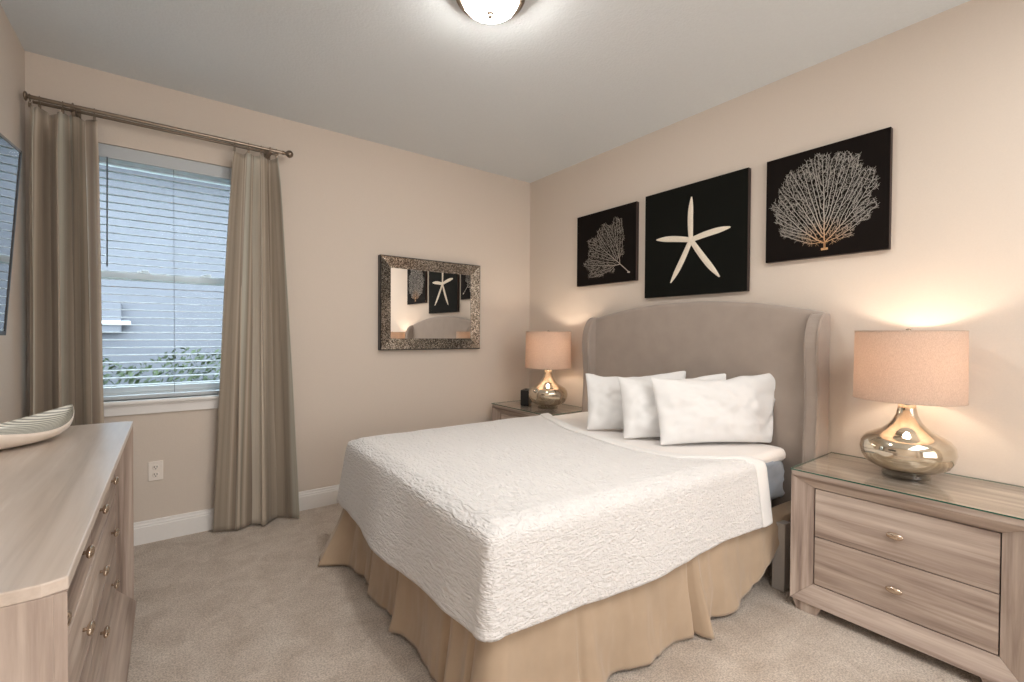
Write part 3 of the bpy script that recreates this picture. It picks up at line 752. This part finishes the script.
# bedspread: top with crown, drops on three sides
R0 = 0.055
def edge(s):   # s signed distance past the mattress edge -> (outward offset, height drop)
    th = min(max((s+R0*0.785)/R0, 0.0), PI/2)
    return R0*math.sin(th)-R0*0.72*0+(-R0), R0*(1-math.cos(th))+max(0.0, s-R0*0.785)
def head_x(yl):     # local x of the head edge of the coverlet for local y
    kn = [(-0.5, 1.535), (0.0, 1.535), (0.05, 1.40), (0.16, 1.21), (0.35, 1.135), (0.62, 1.14), (0.95, 1.21), (1.30, 1.36), (1.47, 1.46), (2.2, 1.46)]
    for (a, p), (b, q) in zip(kn, kn[1:]):
        if yl <= b:
            t = (yl-a)/(b-a); t = t*t*(3-2*t) if False else t; return p+(q-p)*t
    return kn[-1][1]
ZT = 0.662
def cover_pt(a, b, lift=0.0):
    # a: distance from the foot (negative = hanging), b: across (0..BW on top)
    sa = -a; sb = -b if b < BW/2 else b-BW
    oa, da = edge(sa); ob, db = edge(sb)
    sg = -1 if b < BW/2 else 1; yb = 0 if sg < 0 else BW
    crown = 0.016*math.sin(PI*min(1, max(0, b/BW)))**0.7*min(1, max(0, a/0.35))
    wob = 0.004*noise.noise(Vector((a*5, b*5, 1.3)))+0.0015*noise.noise(Vector((a*18, b*18, 4.3)))
    if sa <= 0 and sb <= 0:
        x = a - (oa if sa > -R0*0.785 else -R0+R0*0) if False else a
        return Vector((max(a, 0)+0.0*oa+ (R0+oa)*0, min(max(b, 0), BW), ZT+crown-min(da, .03)-min(db, .03)+wob+lift))
    if sa > 0 and sb > 0:
        d = max(sa, sb); phi = (PI/2)*(sa/(sa+sb)); dirx, diry = -math.sin(phi), sg*math.cos(phi)
        px, py = 0.0, yb
    elif sa > 0: d = sa; dirx, diry = -1, 0; px, py = 0, b
    else: d = sb; dirx, diry = 0, sg; px, py = a, yb
    o, dz = edge(d)
    t = max(0, d-0.03)/0.3
    # soft folds, stronger at the hem
    q = px*1.0+py*1.0
    fold = 0.010*t*math.sin(q*9+1)+0.006*t*noise.noise(Vector((px*8, py*8, 2)))
    fl = 0.030*t + fold + (R0*0.28+o*1.0 + R0*0.0)
    fl = 0.0155+ (o+R0*0.293) + 0.03*t + fold
    if sa > 0 and sb > 0: fl += 0.012*t*math.sin(2*phi)
    if sa > 0 and sb <= 0: fl += 0.035*t*math.sin(PI*b/BW)
    return Vector((px+dirx*fl, py+diry*fl, ZT-dz+wob*0.6-0.0+lift*0))
def dropf(b): # foot overhang length
    s = min(1, max(0, b/BW)); return 0.298+0.030*math.sin(PI*s)+0.045*s*s
def drops(a):
    q = min(1, max(0, a/0.5)); return 0.296+0.028*q*q*(3-2*q)-0.050*min(1, max(0, (a-0.5)/1.0))+0.004*math.sin(a*6)*q
spread = bedthing('bedspread', 'white matelasse bedspread covering the bed down to the tan skirt', 'bedspread')
na, nb = 170, 170; P = []
for j in range(nb+1):
    v = j/nb
    # b coordinate with more samples on drops
    if v < 0.22: fb = -1+v/0.22; b0 = fb; side = True
    elif v > 0.78: fb = (v-0.78)/0.22; b0 = fb; side = True
    else: b0 = (v-0.22)/0.56*BW; side = False
    row = []
    for i in range(na+1):
        u = i/na
        if u < 0.2: fa = -1+u/0.2
        else: fa = (u-0.2)/0.8
        bb = b0 if not side else (b0*drops(max(0, fa)*1.3) if b0 <= 0 else BW+b0*drops(max(0, fa)*1.3))
        if side and v > 0.5: bb = BW+b0*drops(max(0, fa)*1.3)
        aa = fa*dropf(bb) if fa < 0 else fa*head_x(bb)
        row.append(bulge(cover_pt(aa, bb)))
    P.append(row)
hemc = lambda i, j: 1 if j > na-9 else 0
grid_mesh('cloth', P, [M_cov, M_hem], spread, solid=0.009, fm=hemc)
# folded hem band at the head edge
band = []
for j in range(0, nb+1):
    r = P[j]; pts = [r[na-9], r[na-8], r[na-5], r[na-2], r[na]]
    nrm = Vector((0, 0, 1))
    v = j/nb
    if v < 0.22: nrm = Vector((0, -1, 0.1))
    elif v > 0.78: nrm = Vector((0, 1, 0.1))
    band.append([pts[0]+nrm*0.005, pts[1]+nrm*0.010, pts[2]+nrm*0.012, pts[3]+nrm*0.012, pts[4]+nrm*0.003])
grid_mesh('folded_hem', band, M_hem, spread, solid=0.003)

# bed skirt
skirt = bedthing('bed_skirt', 'tan gathered bed skirt hanging around the base to the carpet', 'bed skirt')
path = []   # (x,y, nx,ny, tag pos)
xs_end = 1.84
def addseg(p, q, nrm, n):
    for k in range(n): t = k/n; path.append((p[0]+(q[0]-p[0])*t, p[1]+(q[1]-p[1])*t, nrm[0], nrm[1]))
addseg((xs_end, 0.0), (0.03, 0.0), (0, -1), 230)
for k in range(16): a = PI/2*k/16; path.append((0.03-0.03*math.sin(a), 0.03-0.03*math.cos(a), -math.sin(a), -math.cos(a)))
addseg((0.0, 0.03), (0.0, BW-0.03), (-1, 0), 210)
for k in range(16): a = PI/2*k/16; path.append((0.03-0.03*math.cos(a), BW-0.03+0.03*math.sin(a), -math.cos(a), math.sin(a)))
addseg((0.03, BW), (xs_end, BW), (0, 1), 160)
# pleats: (perimeter position, width, depth)
cum = [0]
for a, b in zip(path, path[1:]): cum.append(cum[-1]+math.hypot(b[0]-a[0], b[1]-a[1]))
Sn = xs_end-0.03; Sf = Sn+0.047; Sff = Sf+BW-0.06
pleats = [(Sn-0.96, 0.030, 0.075), (Sn-0.36, 0.045, 0.035), (Sn-1.20, 0.10, 0.02), (Sn-0.62, 0.09, 0.02), (Sn+0.025, 0.05, 0.05), (Sf+0.16, 0.05, 0.05), (Sf+0.62, 0.05, 0.05), (Sf+0.95, 0.05, 0.03), (Sf+1.38, 0.08, 0.150), (Sff+0.02, 0.06, 0.04), (Sff+0.5, 0.06, 0.04), (Sff+1.1, 0.06, 0.04)]
nv = 26; P = []
for k, (x, y, nx, ny) in enumerate(path):
    s = cum[k]; row = []
    hem = 0.014+0.006*math.sin(s*11)
    if s < 0.66:      # rides up towards the head on the near side
        q = 1-s/0.66; hem += float(np.interp(s, [0, 0.12, 0.19, 0.26, 0.46, 0.66], [0.33, 0.32, 0.27, 0.16, 0.05, 0.0]))
        hem += 0.010*math.sin(s*45)*q
    ztop_ = 0.392
    for j in range(nv+1):
        v = j/nv; z = ztop_+(hem-ztop_)*v; g = v**1.15
        off = 0.012+0.030*g
        tx = 0
        for (c, w, dpt) in pleats:
            d = (s-c)/w
            e = math.exp(-abs(d)**1.25)
            off += dpt*g*e
            tx += -0.25*w*g*math.exp(-d*d)*d*0.6
            # crease beside pleat
            off -= 0.55*dpt*g**0.6*math.exp(-((d-1.2)/0.32)**2)
        off += 0.03*math.exp(-((s-0.16)/0.14)**2)*min(1, v*2.0)
        off += g*(0.008*math.sin(s*21+1.1*v)+0.018*noise.noise(Vector((s*6, v*1.8, 3))) + 0.010*noise.noise(Vector((s*15, v*2.5, 9))) + 0.005*noise.noise(Vector((s*34, v*3.5, 5))))
        off += 0.004*math.sin(s*60+2*noise.noise(Vector((s*4, 0, 0))))*(1-v)*min(1, v*4)
        tn = Vector((-ny, nx, 0))
        row.append(bulge(Vector((x, y, z))+Vector((nx, ny, 0))*off+tn*tx))
    P.append(row)
grid_mesh('gathered_cloth', P, M_skirt, skirt, solid=0.003)

# pillows
def pillow(label, c0, c1, height, lean, seed, thick=0.15, hemflare=0.008):
    # bottom edge from c0 (left, forward) to c1 (right, near the headboard)
    A = Vector((c0[0], c0[1], 0)); B = Vector((c1[0], c1[1], 0)); L = (B-A).length; d = (B-A).normalized(); n = Vector((d.y, -d.x, 0))
    if n.dot(Vector((0, -1, 0))) < 0: n = -n
    t = thing('pillow', label, 'pillow', (A.x, A.y, c0[2]), group='white pillows leaning at the head of the bed')
    upv = Vector((-n.x*math.sin(lean), -n.y*math.sin(lean), math.cos(lean))); nn = Vector((n.x*math.cos(lean), n.y*math.cos(lean), math.sin(lean)))
    nu, nw = 46, 34
    def pt(u, w, side):
        le = lean*(1-0.75*u*u)
        upv = Vector((-n.x*math.sin(le), -n.y*math.sin(le), math.cos(le))); nn = Vector((n.x*math.cos(le), n.y*math.cos(le), math.sin(le)))
        U, V = 2*u-1, 2*w-1
        e = (max(0, 1-abs(U)**3.0)**0.6)*(max(0, 1-abs(V)**2.6)**0.6)
        T_ = thick*0.5*e
        # corners: pointed ears, edges pulled in
        px = L*(0.5+0.5*U*(1-0.045*(1-V*V))); pz = height*(0.5+0.5*V*(1-0.06*(1-U*U)))
        wr = 0.016*noise.noise(Vector((u*5+seed, w*4, side*3+seed)))+0.010*noise.noise(Vector((u*13, w*9+seed, side*5)))
        wr += 0.007*math.sin((u*1.2+w)*16+3*noise.noise(Vector((u*3, w*3, seed))))*(1-e)*max(0, 1-abs(V)**6)
        if u > 0.86: # open end of the pillowcase flops
            q = (u-0.86)/0.14; px += 0.06*q*max(0, V+0.3); pz += hemflare*q*max(0, V)**2*math.sin(PI*q*0.8); T_ = T_*(1-q)+(0.012+0.01*math.sin(w*17+seed))*q*(1-abs(V)**8)
        pz += 0.010*noise.noise(Vector((u*7, seed, 0)))*max(0, V)
        sag = -0.02*max(0, V)*(1-U*U)
        o = side*T_+wr*(0.25+e)*(1 if side > 0 else -0.3)*min(1, e*4+0.12)
        lift = thick*0.30
        p = A+d*px+upv*(pz+sag)+nn*o+Vector((0, 0, 0.0))
        return p-Vector((A.x, A.y, 0))
    P = []
    for i in range(nu+1):
        col = []
        for j in range(nw+1): col.append(pt(i/nu, j/nw, 1))
        for j in range(nw-1, 0, -1): col.append(pt(i/nu, j/nw, -1))
        col.append(col[0].copy()); P.append(col)
    bm = bmesh.new(); vs = [[bm.verts.new(p) for p in col[:-1]] for col in P]; n_ = len(vs[0])
    for a, b in zip(vs, vs[1:]):
        for k in range(n_): bm.faces.new((a[k], a[(k+1) % n_], b[(k+1) % n_], b[k]))
    bm.faces.new(vs[0]); bm.faces.new(vs[-1][::-1])
    bmesh.ops.remove_doubles(bm, verts=bm.verts, dist=0.0008)
    finish('pillowcase', bm, M_white, t, smooth=True, subsurf=1)
    return t
pillow('white pillow furthest left, half hidden behind the two others', (2.10, 2.02, 0.655), (2.52, 1.65, 0.652), 0.385, 0.40, 1)
pillow('middle white pillow, its left edge peeking out behind the front pillow', (2.09, 1.72, 0.657), (2.54, 1.395, 0.652), 0.385, 0.40, 2)
pillow('frontmost white pillow facing the near nightstand, fully visible', (2.13, 1.50, 0.657), (2.70, 1.165, 0.652), 0.40, 0.38, 6, thick=0.15)

# ------------------------------------------------------------------ nightstands
def bevel_frame(bm, x_out, x_in, ya, yb, za, zb, w, wb):
    """picture-frame front: outer rectangle at x_out sloping in to the inner rectangle at x_in; faces -x"""
    o = [(ya, za), (yb, za), (yb, zb), (ya, zb)]; i_ = [(ya+w, za+wb), (yb-w, za+wb), (yb-w, zb-w), (ya+w, zb-w)]
    return o, i_
def frame_rail(name, par, x_out, x_in, xb, o0, o1, i0, i1, mt):
    bm = bmesh.new()
    f0 = [bm.verts.new((x_out, *o0)), bm.verts.new((x_out, *o1)), bm.verts.new((x_in, *i1)), bm.verts.new((x_in, *i0))]
    k0 = [bm.verts.new((xb, *o0)), bm.verts.new((xb, *o1)), bm.verts.new((xb, *i1)), bm.verts.new((xb, *i0))]
    bm.faces.new(f0); bm.faces.new(k0[::-1])
    for a in range(4): bm.faces.new((f0[a], k0[a], k0[(a+1) % 4], f0[(a+1) % 4]))
    return finish(name, bm, mt, par, bev=0.0015)
def knob_mesh(name, par, x, y, z, ln=0.028, h=0.0145):
    bm = bmesh.new(); rows = []
    for i in range(13):
        a = -PI/2+PI*i/12; yy = ln*math.sin(a); r = math.cos(a)
        ring = []
        for k in range(12):
            b = 2*PI*k/12; ring.append(bm.verts.new((x-0.016+0.009*r*math.cos(b), y+yy, z+h*r*math.sin(b))))
        rows.append(ring)
    for a, b in zip(rows, rows[1:]):
        for k in range(12): bm.faces.new((a[k], a[(k+1) % 12], b[(k+1) % 12], b[k]))
    bmesh.ops.remove_doubles(bm, verts=bm.verts, dist=1e-5)
    tube_bm([(x, y, z), (x-0.014, y, z)], 0.005, 8, bm)
    return finish(name, bm, M_nickel, par, smooth=True)
def nightstand(label, loc, group=None):
    # local: x 0 (front) .. D (back), y -w..w, facing -x
    Wd, D, H = 0.375, 0.50, 0.640
    t = thing('nightstand', label, 'nightstand', loc, 0, group)
    bm = bmesh.new(); zb = 0.045
    bx(bm, 0.045, D, -Wd+0.012, -Wd+0.03, zb, H-0.02); bx(bm, 0.045, D, Wd-0.03, Wd-0.012, zb, H-0.02); bx(bm, D-0.012, D, -Wd+0.03, Wd-0.03, zb, H-0.02)
    bx(bm, 0.045, D-0.012, -Wd+0.03, Wd-0.03, zb, zb+0.02)
    finish('cabinet_body', bm, WOODS[2], t, bev=0.002)
    box('top_panel', 0.002, D, -Wd, Wd, H-0.022, H, WOODS[1], t, 0.002)
    xo, xi, xb = 0.0, 0.040, 0.060; w = 0.081
    o, i_ = bevel_frame(None, xo, xi, -Wd, Wd, zb, H-0.022, w, 0.088)
    i_ = [(-Wd+w, zb+0.080), (Wd-w, zb+0.080), (Wd-w, H-0.072), (-Wd+w, H-0.072)]
    frame_rail('bottom_rail', t, xo, xi, xb, o[0], o[1], i_[0], i_[1], WOODS[1])
    frame_rail('side_post', t, xo, xi, xb, o[1], o[2], i_[1], i_[2], WOODS[2])
    frame_rail('top_rail', t, xo, xi, xb, o[2], o[3], i_[2], i_[3], WOODS[1])
    frame_rail('side_post', t, xo, xi, xb, o[3], o[0], i_[3], i_[0], WOODS[2])
    z0, z1 = zb+0.080, H-0.072; zm = (z0+z1)/2
    box('drawer_shadow_panel', 0.058, 0.064, -Wd+w, Wd-w, z0, z1, M_gap_shade, t, 0)
    for a, b in ((z0+0.004, zm-0.002), (zm+0.002, z1-0.004)):
        d = box('drawer', 0.040, 0.058, -Wd+w+0.004, Wd-w-0.004, a, b, WOODS[1], t, 0.002)
        knob_mesh('knob', d, 0.040, 0.0, (a+b)/2-0.002)
    for fy in (-Wd+0.006, Wd-0.126):
        for fx in (0.008, D-0.08):
            bm = bmesh.new(); z_ = zb
            pts = [(fy, z_), (fy+0.12, z_), (fy+0.12, 0.0), (fy+0.0, 0.0)] if False else [(fy, z_), (fy+0.12, z_), (fy+0.10, 0.0), (fy+0.02, 0.0)]
            poly_prism(bm, pts, fx, fx+0.07); finish('foot', bm, WOODS[2], t, bev=0.002)
    return t, H
NS1 = (2.312, 0.539, 0); NS2 = (2.300, 2.99, 0)
t1, NH = nightstand('driftwood two drawer nightstand in front at the right edge of the photo', NS1, 'bedside nightstands')
t2 = dup(t1, NS2); t2['label'] = 'driftwood nightstand in the far corner beyond the bed, mostly hidden'
def glass_top(loc, label):
    bm = bmesh.new(); bx(bm, -0.004, 0.498, -0.378, 0.378, 0, 0.006, 1)
    for f in bm.faces:
        if abs(f.normal.z) > 0.5 or len({round(v.co.z, 4) for v in f.verts}) == 1: f.material_index = 0
    o = finish('glass_sheet', bm, [M_gtop, M_gedge]); o.location = loc
    return tag(o, label, 'glass top', 'glass sheets on the nightstands')
glass_top((NS1[0], NS1[1], NH+0.0006), 'clear glass sheet with a green edge on the near nightstand')
glass_top((NS2[0], NS2[1], NH+0.0006), 'clear glass sheet on the far corner nightstand')
TOPZ = NH+0.0068

# ------------------------------------------------------------------ lamps
def lamp(label, loc):
    t = thing('table_lamp', label, 'lamp', loc, 0, 'mercury glass bedside lamps')
    finish('lamp_base', lathe_bm([(0, 0), (0.082, 0), (0.084, 0.003), (0.084, 0.017), (0.080, 0.02), (0.06, 0.021), (0.06, 0.027), (0, 0.027)], 40), M_acryl, t)
    finish('lamp_body', lathe_bm([(0, 0.027), (0.080, 0.027), (0.112, 0.035), (0.143, 0.055), (0.160, 0.084), (0.166, 0.115), (0.161, 0.146), (0.142, 0.170), (0.112, 0.188), (0.084, 0.203), (0.066, 0.220), (0.050, 0.242), (0.038, 0.270), (0.032, 0.300), (0.030, 0.318), (0.0, 0.320)], 56), M_merc, t, smooth=True)
    n = finish('socket', lathe_bm([(0, 0.32), (0.018, 0.32), (0.018, 0.33), (0.013, 0.335), (0.016, 0.345), (0.016, 0.39), (0, 0.392)], 20), M_nickel, t, smooth=True)
    finish('bulb', lathe_bm([(0, 0.392), (0.013, 0.394), (0.016, 0.41), (0.029, 0.44), (0.030, 0.458), (0.022, 0.478), (0, 0.486)], 20), M_bulb, n, smooth=True)
    # shade with harp and spider
    bm = lathe_bm([(0.191, 0.336), (0.191, 0.338), (0.188, 0.637), (0.188, 0.639)], 64)
    sh = finish('lamp_shade', bm, M_shade, t, smooth=True, solid=0.002)
    bm = torus_bm((0, 0, 0.337), 0.1915, 0.0022, 'Z', 64, 6); finish('shade_trim', bm, M_shade, sh, smooth=True)
    bm = torus_bm((0, 0, 0.638), 0.1885, 0.0022, 'Z', 64, 6); finish('shade_trim', bm, M_shade, sh, smooth=True)
    bm = bmesh.new()
    for k in range(3):
        a = 2*PI*k/3+0.4; tube_bm([(0.012*math.cos(a), 0.012*math.sin(a), 0.606), (0.188*math.cos(a), 0.186*math.sin(a), 0.630)], 0.0018, 6, bm)
    torus_bm((0, 0, 0.606), 0.012, 0.002, 'Z', 14, 6, bm)
    hp = []
    for k in range(17):
        a = -PI/2+2*PI*(k/16)*0.5+PI*0; hp.append((0.055*math.cos(PI*k/16), 0, 0.36+0.24*math.sin(PI*k/16)**0.6))
    tube_bm(hp, 0.0018, 6, bm)
    finish('harp', bm, M_nickel, t)
    finish('finial', lathe_bm([(0, 0.606), (0.008, 0.606), (0.008, 0.616), (0.005, 0.620), (0.009, 0.628), (0.012, 0.636), (0.009, 0.646), (0, 0.650)], 16), M_nickel, t, smooth=True)
    return t
def lamp_light(loc):
    l = bpy.data.lights.new('bulb_light', 'POINT'); l.energy = LAMP_W; l.color = (1.0, 0.85, 0.69); l.shadow_soft_size = 0.035
    o = bpy.data.objects.new('bulb_light', l); COL.objects.link(o); o.location = (loc[0], loc[1], loc[2]+0.515)
L1 = (2.605, 0.566, TOPZ); L2 = (2.54, 2.885, TOPZ)
la = lamp('mercury glass lamp with a beige drum shade on the near nightstand', L1)
lb = dup(la, L2); lb['label'] = 'mercury glass lamp with a glowing drum shade on the far corner nightstand'
lamp_light(L1); lamp_light(L2)
ck = thing('alarm_clock', 'small black clock box behind the far corner lamp', 'clock', (2.49, 3.115, TOPZ), math.radians(-52))
box('clock_case', -0.035, 0.035, -0.065, 0.065, 0.0, 0.135, M_dark, ck, 0.006, 3)
box('clock_face', -0.037, -0.035, -0.055, 0.055, 0.012, 0.122, M_screen, ck, 0)
finish('snooze_button', lathe_bm([(0, 0.143), (0.012, 0.142), (0.014, 0.135), (0, 0.134)], 16), M_dark, ck)

# ------------------------------------------------------------------ dresser
DX, DY0, DY1, DH = -0.132, 1.000, 2.630, 0.867
dr = thing('dresser', 'long driftwood six drawer dresser under the television at the left', 'dresser', (DX, (DY0+DY1)/2, 0), PI)
# local: built facing -x then turned by PI so that it faces +x; local y is flipped
dl = (DY1-DY0)/2; DD = 0.458; zb = 0.055; w = 0.088
bm = bmesh.new()
bx(bm, 0.016, DD, -dl+0.001, -dl+0.021, zb, DH-0.022); bx(bm, 0.016, DD, dl-0.021, dl-0.001, zb, DH-0.022)
bx(bm, DD-0.012, DD, -dl+0.026, dl-0.026, zb, DH-0.022); bx(bm, 0.055, DD-0.012, -dl+0.026, dl-0.026, zb, zb+0.02)
finish('cabinet_body', bm, WOODS[2], dr, bev=0.002)
bm = bmesh.new()   # top panel with its two clipped front corners
pts = [(0.030, -dl), (0.0, -dl+0.010), (0.0, dl-0.010), (0.030, dl), (DD, dl), (DD, -dl)]
A = [bm.verts.new((x, y, DH-0.022)) for x, y in pts]; B = [bm.verts.new((x, y, DH)) for x, y in pts]; n = len(pts)
bm.faces.new(A[::-1]); bm.faces.new(B)
for i in range(n): bm.faces.new((A[i], A[(i+1) % n], B[(i+1) % n], B[i]))
finish('top_panel', bm, WOOD_TOP_SHEEN, dr, bev=0.0025)
xo, xi, xb = 0.0, 0.055, 0.072
ZB1 = DH-0.022
o = [(-dl+0.003, zb), (dl-0.003, zb), (dl-0.003, ZB1), (-dl+0.003, ZB1)]
i_ = [(-dl+w, zb+0.112), (dl-w, zb+0.112), (dl-w, ZB1-0.066), (-dl+w, ZB1-0.066)]
frame_rail('bottom_rail', dr, xo-0.01, xi, xb, o[0], o[1], i_[0], i_[1], WOODS[1])
frame_rail('side_post', dr, xo, xi, xb, o[1], o[2], i_[1], i_[2], WOODS[2])
frame_rail('top_rail', dr, xo, xi, xb, o[2], o[3], i_[2], i_[3], WOODS[1])
frame_rail('side_post', dr, xo, xi, xb, o[3], o[0], i_[3], i_[0], WOODS[2])
z0, z1 = i_[0][1], i_[2][1]; hgt = (z1-z0)/3
box('drawer_shadow_panel', 0.072, 0.078, -dl+w, dl-w, z0, z1, M_gap_shade, dr, 0)
for r in range(3):
    for s in (-1, 1):
        ya, yb = (-dl+w+0.004, -0.003) if s < 0 else (0.003, dl-w-0.004)
        d = box('drawer', 0.055, 0.072, ya, yb, z0+r*hgt+0.003, z0+(r+1)*hgt-0.003, WOODS[1], dr, 0.002)
        for q in (0.25, 0.75): knob_mesh('knob', d, 0.055, ya+(yb-ya)*q, z0+(r+0.5)*hgt, ln=0.031, h=0.0145)
bm = bmesh.new(); bx(bm, 0.03, DD-0.03, -dl+0.03, -dl+0.12, 0, zb); finish('foot', bm, WOODS[2], dr, bev=0.003)
bm = bmesh.new(); bx(bm, 0.03, DD-0.03, dl-0.12, dl-0.03, 0, zb); finish('foot', bm, WOODS[2], dr, bev=0.003)
bm = bmesh.new(); bx(bm, 0.02, 0.035, -dl+0.12, dl-0.12, 0.0, zb); finish('toe_board', bm, WOODS[1], dr)

# leaf shaped dish
dish = thing('decorative_bowl', 'cream boat shaped ceramic dish with a striped inside on the dresser', 'bowl', (-0.448, 2.285, DH), math.radians(58))
def dish_pt(u, v, inner):
    # u in -1..1 along, v in 0..1 from centre line outward around (two halves)
    hl = 0.255; x = hl*u; wd = 0.135*max(0, 1-abs(u)**1.9)**0.95
    return x, wd
P = []; nu, nvv = 40, 24
def dish_surface(off, top):
    rows = []
    for i in range(nu+1):
        u = -1+2*i/nu; u = math.copysign(abs(u)**0.9, u); x, wd = dish_pt(u, 0, 0); rim = 0.050+0.054*abs(u)**1.9; keel = 0.0+0.082*abs(u)**3.6
        r = []
        for j in range(nvv+1):
            q = -1+2*j/nvv; y = wd*math.sin(q*PI/2)*(1.0); dep = (abs(q)**2.0)
            z = keel+(rim-keel)*dep+off*(1-dep)
            r.append(Vector((x*(1-off*0.6), y*(1-off*3), z)))
        rows.append(r)
    return rows
bot = dish_surface(0.0, 0); top = dish_surface(0.008, 1)
bm = bmesh.new(); VB = [[bm.verts.new(p+Vector((0, 0, 0.0005))) for p in r] for r in bot]; VT = [[bm.verts.new(p+Vector((0, 0, 0.0015))) for p in r] for r in top]
for i in range(nu):
    for j in range(nvv):
        bm.faces.new((VB[i][j], VB[i][j+1], VB[i+1][j+1], VB[i+1][j])).material_index = 0
        bm.faces.new((VT[i][j], VT[i+1][j], VT[i+1][j+1], VT[i][j+1])).material_index = 1
    for j in (0, nvv):
        bm.faces.new((VB[i][j], VB[i+1][j], VT[i+1][j], VT[i][j])).material_index = 0
bmesh.ops.remove_doubles(bm, verts=bm.verts, dist=1e-5)
finish('dish', bm, [M_bowl_out, M_bowl_in], dish, smooth=True)

# ------------------------------------------------------------------ television on a swivel wall arm
TVH, TVW = 0.640, 1.12; sw, tl = math.radians(5.5), math.radians(3.9)
tv = thing('television', 'flat screen television tilted down on the left wall above the dresser', 'television', (0, 0, 0))
# far edge middle of the screen at (-0.434, 2.30, 1.565)
hor = Vector((math.sin(sw), math.cos(sw), 0)); nrm = Vector((math.cos(sw), -math.sin(sw), 0))
up_ = Vector((0, 0, 1))*math.cos(tl)+nrm*math.sin(tl); face = nrm*math.cos(tl)-Vector((0, 0, 1))*math.sin(tl)
cen = Vector((-0.434, 2.30, 1.566))-hor*(TVW/2)
Mx = Matrix((hor, up_, hor.cross(up_))).transposed().to_4x4()
if hor.cross(up_).dot(face) < 0: sgn = -1
else: sgn = 1
Mx.translation = cen; tv.matrix_world = Mx
def tb(name, x0, x1, y0, y1, z0, z1, mt, bev=0.002):
    za, zb_ = sorted((z0*sgn, z1*sgn)); return box(name, x0, x1, y0, y1, za, zb_, mt, tv, bev)
tb('housing', -TVW/2, TVW/2, -TVH/2, TVH/2, -0.030, 0.0, M_dark, 0.004)
tb('housing_bulge', -TVW*0.32, TVW*0.32, -TVH*0.38, TVH*0.25, -0.058, -0.030, M_dark, 0.01)
tb('screen', -TVW/2+0.008, TVW/2-0.008, -TVH/2+0.014, TVH/2-0.008, 0.0, 0.0015, M_screen, 0)
bm = bmesh.new(); bz = sorted((0.0004*sgn, 0.004*sgn))
bx(bm, -TVW/2, TVW/2, -TVH/2, -TVH/2+0.014, *bz); bx(bm, -TVW/2, TVW/2, TVH/2-0.008, TVH/2, *bz)
bx(bm, -TVW/2, -TVW/2+0.008, -TVH/2, TVH/2, *bz); bx(bm, TVW/2-0.008, TVW/2, -TVH/2, TVH/2, *bz)
bm.faces.ensure_lookup_table()
for f in bm.faces[:6]: f.material_index = 1
for f in bm.faces[12:]: f.material_index = 1
finish('bezel', bm, [M_steel, M_dark], tv)
# wall bracket reaching the wall
inv = Mx.inverted()
bm = tube_bm([inv @ Vector((LX+0.006, cen.y, cen.z)), inv @ (cen-face*0.057)], 0.02, 10)
finish('wall_arm', bm, M_dark, tv)
bm = bmesh.new(); bx(bm, LX+0.001, LX+0.012, cen.y-0.12, cen.y+0.12, cen.z-0.14, cen.z+0.14); bmesh.ops.transform(bm, matrix=inv, verts=bm.verts)
finish('wall_plate', bm, M_dark, tv)

# ------------------------------------------------------------------ ceiling light
cl = thing('ceiling_light', 'lit opal glass dome ceiling light with a nickel finial', 'ceiling light', (1.105, 1.646, CZ))
finish('canopy', lathe_bm([(0, -0.001), (0.142, -0.001), (0.152, -0.010), (0.153, -0.030), (0.146, -0.044), (0.126, -0.048), (0.121, -0.042), (0, -0.042)], 56), M_steel, cl, smooth=True)
finish('glass_bowl', lathe_bm([(0.120, -0.043), (0.119, -0.056), (0.108, -0.074), (0.085, -0.089), (0.055, -0.098), (0.025, -0.102), (0, -0.103)], 56), M_bowl_e, cl, smooth=True)
finish('finial', lathe_bm([(0, -0.101), (0.017, -0.102), (0.017, -0.107), (0.009, -0.110), (0.011, -0.116), (0.008, -0.123), (0, -0.126)], 20), M_steel, cl, smooth=True)
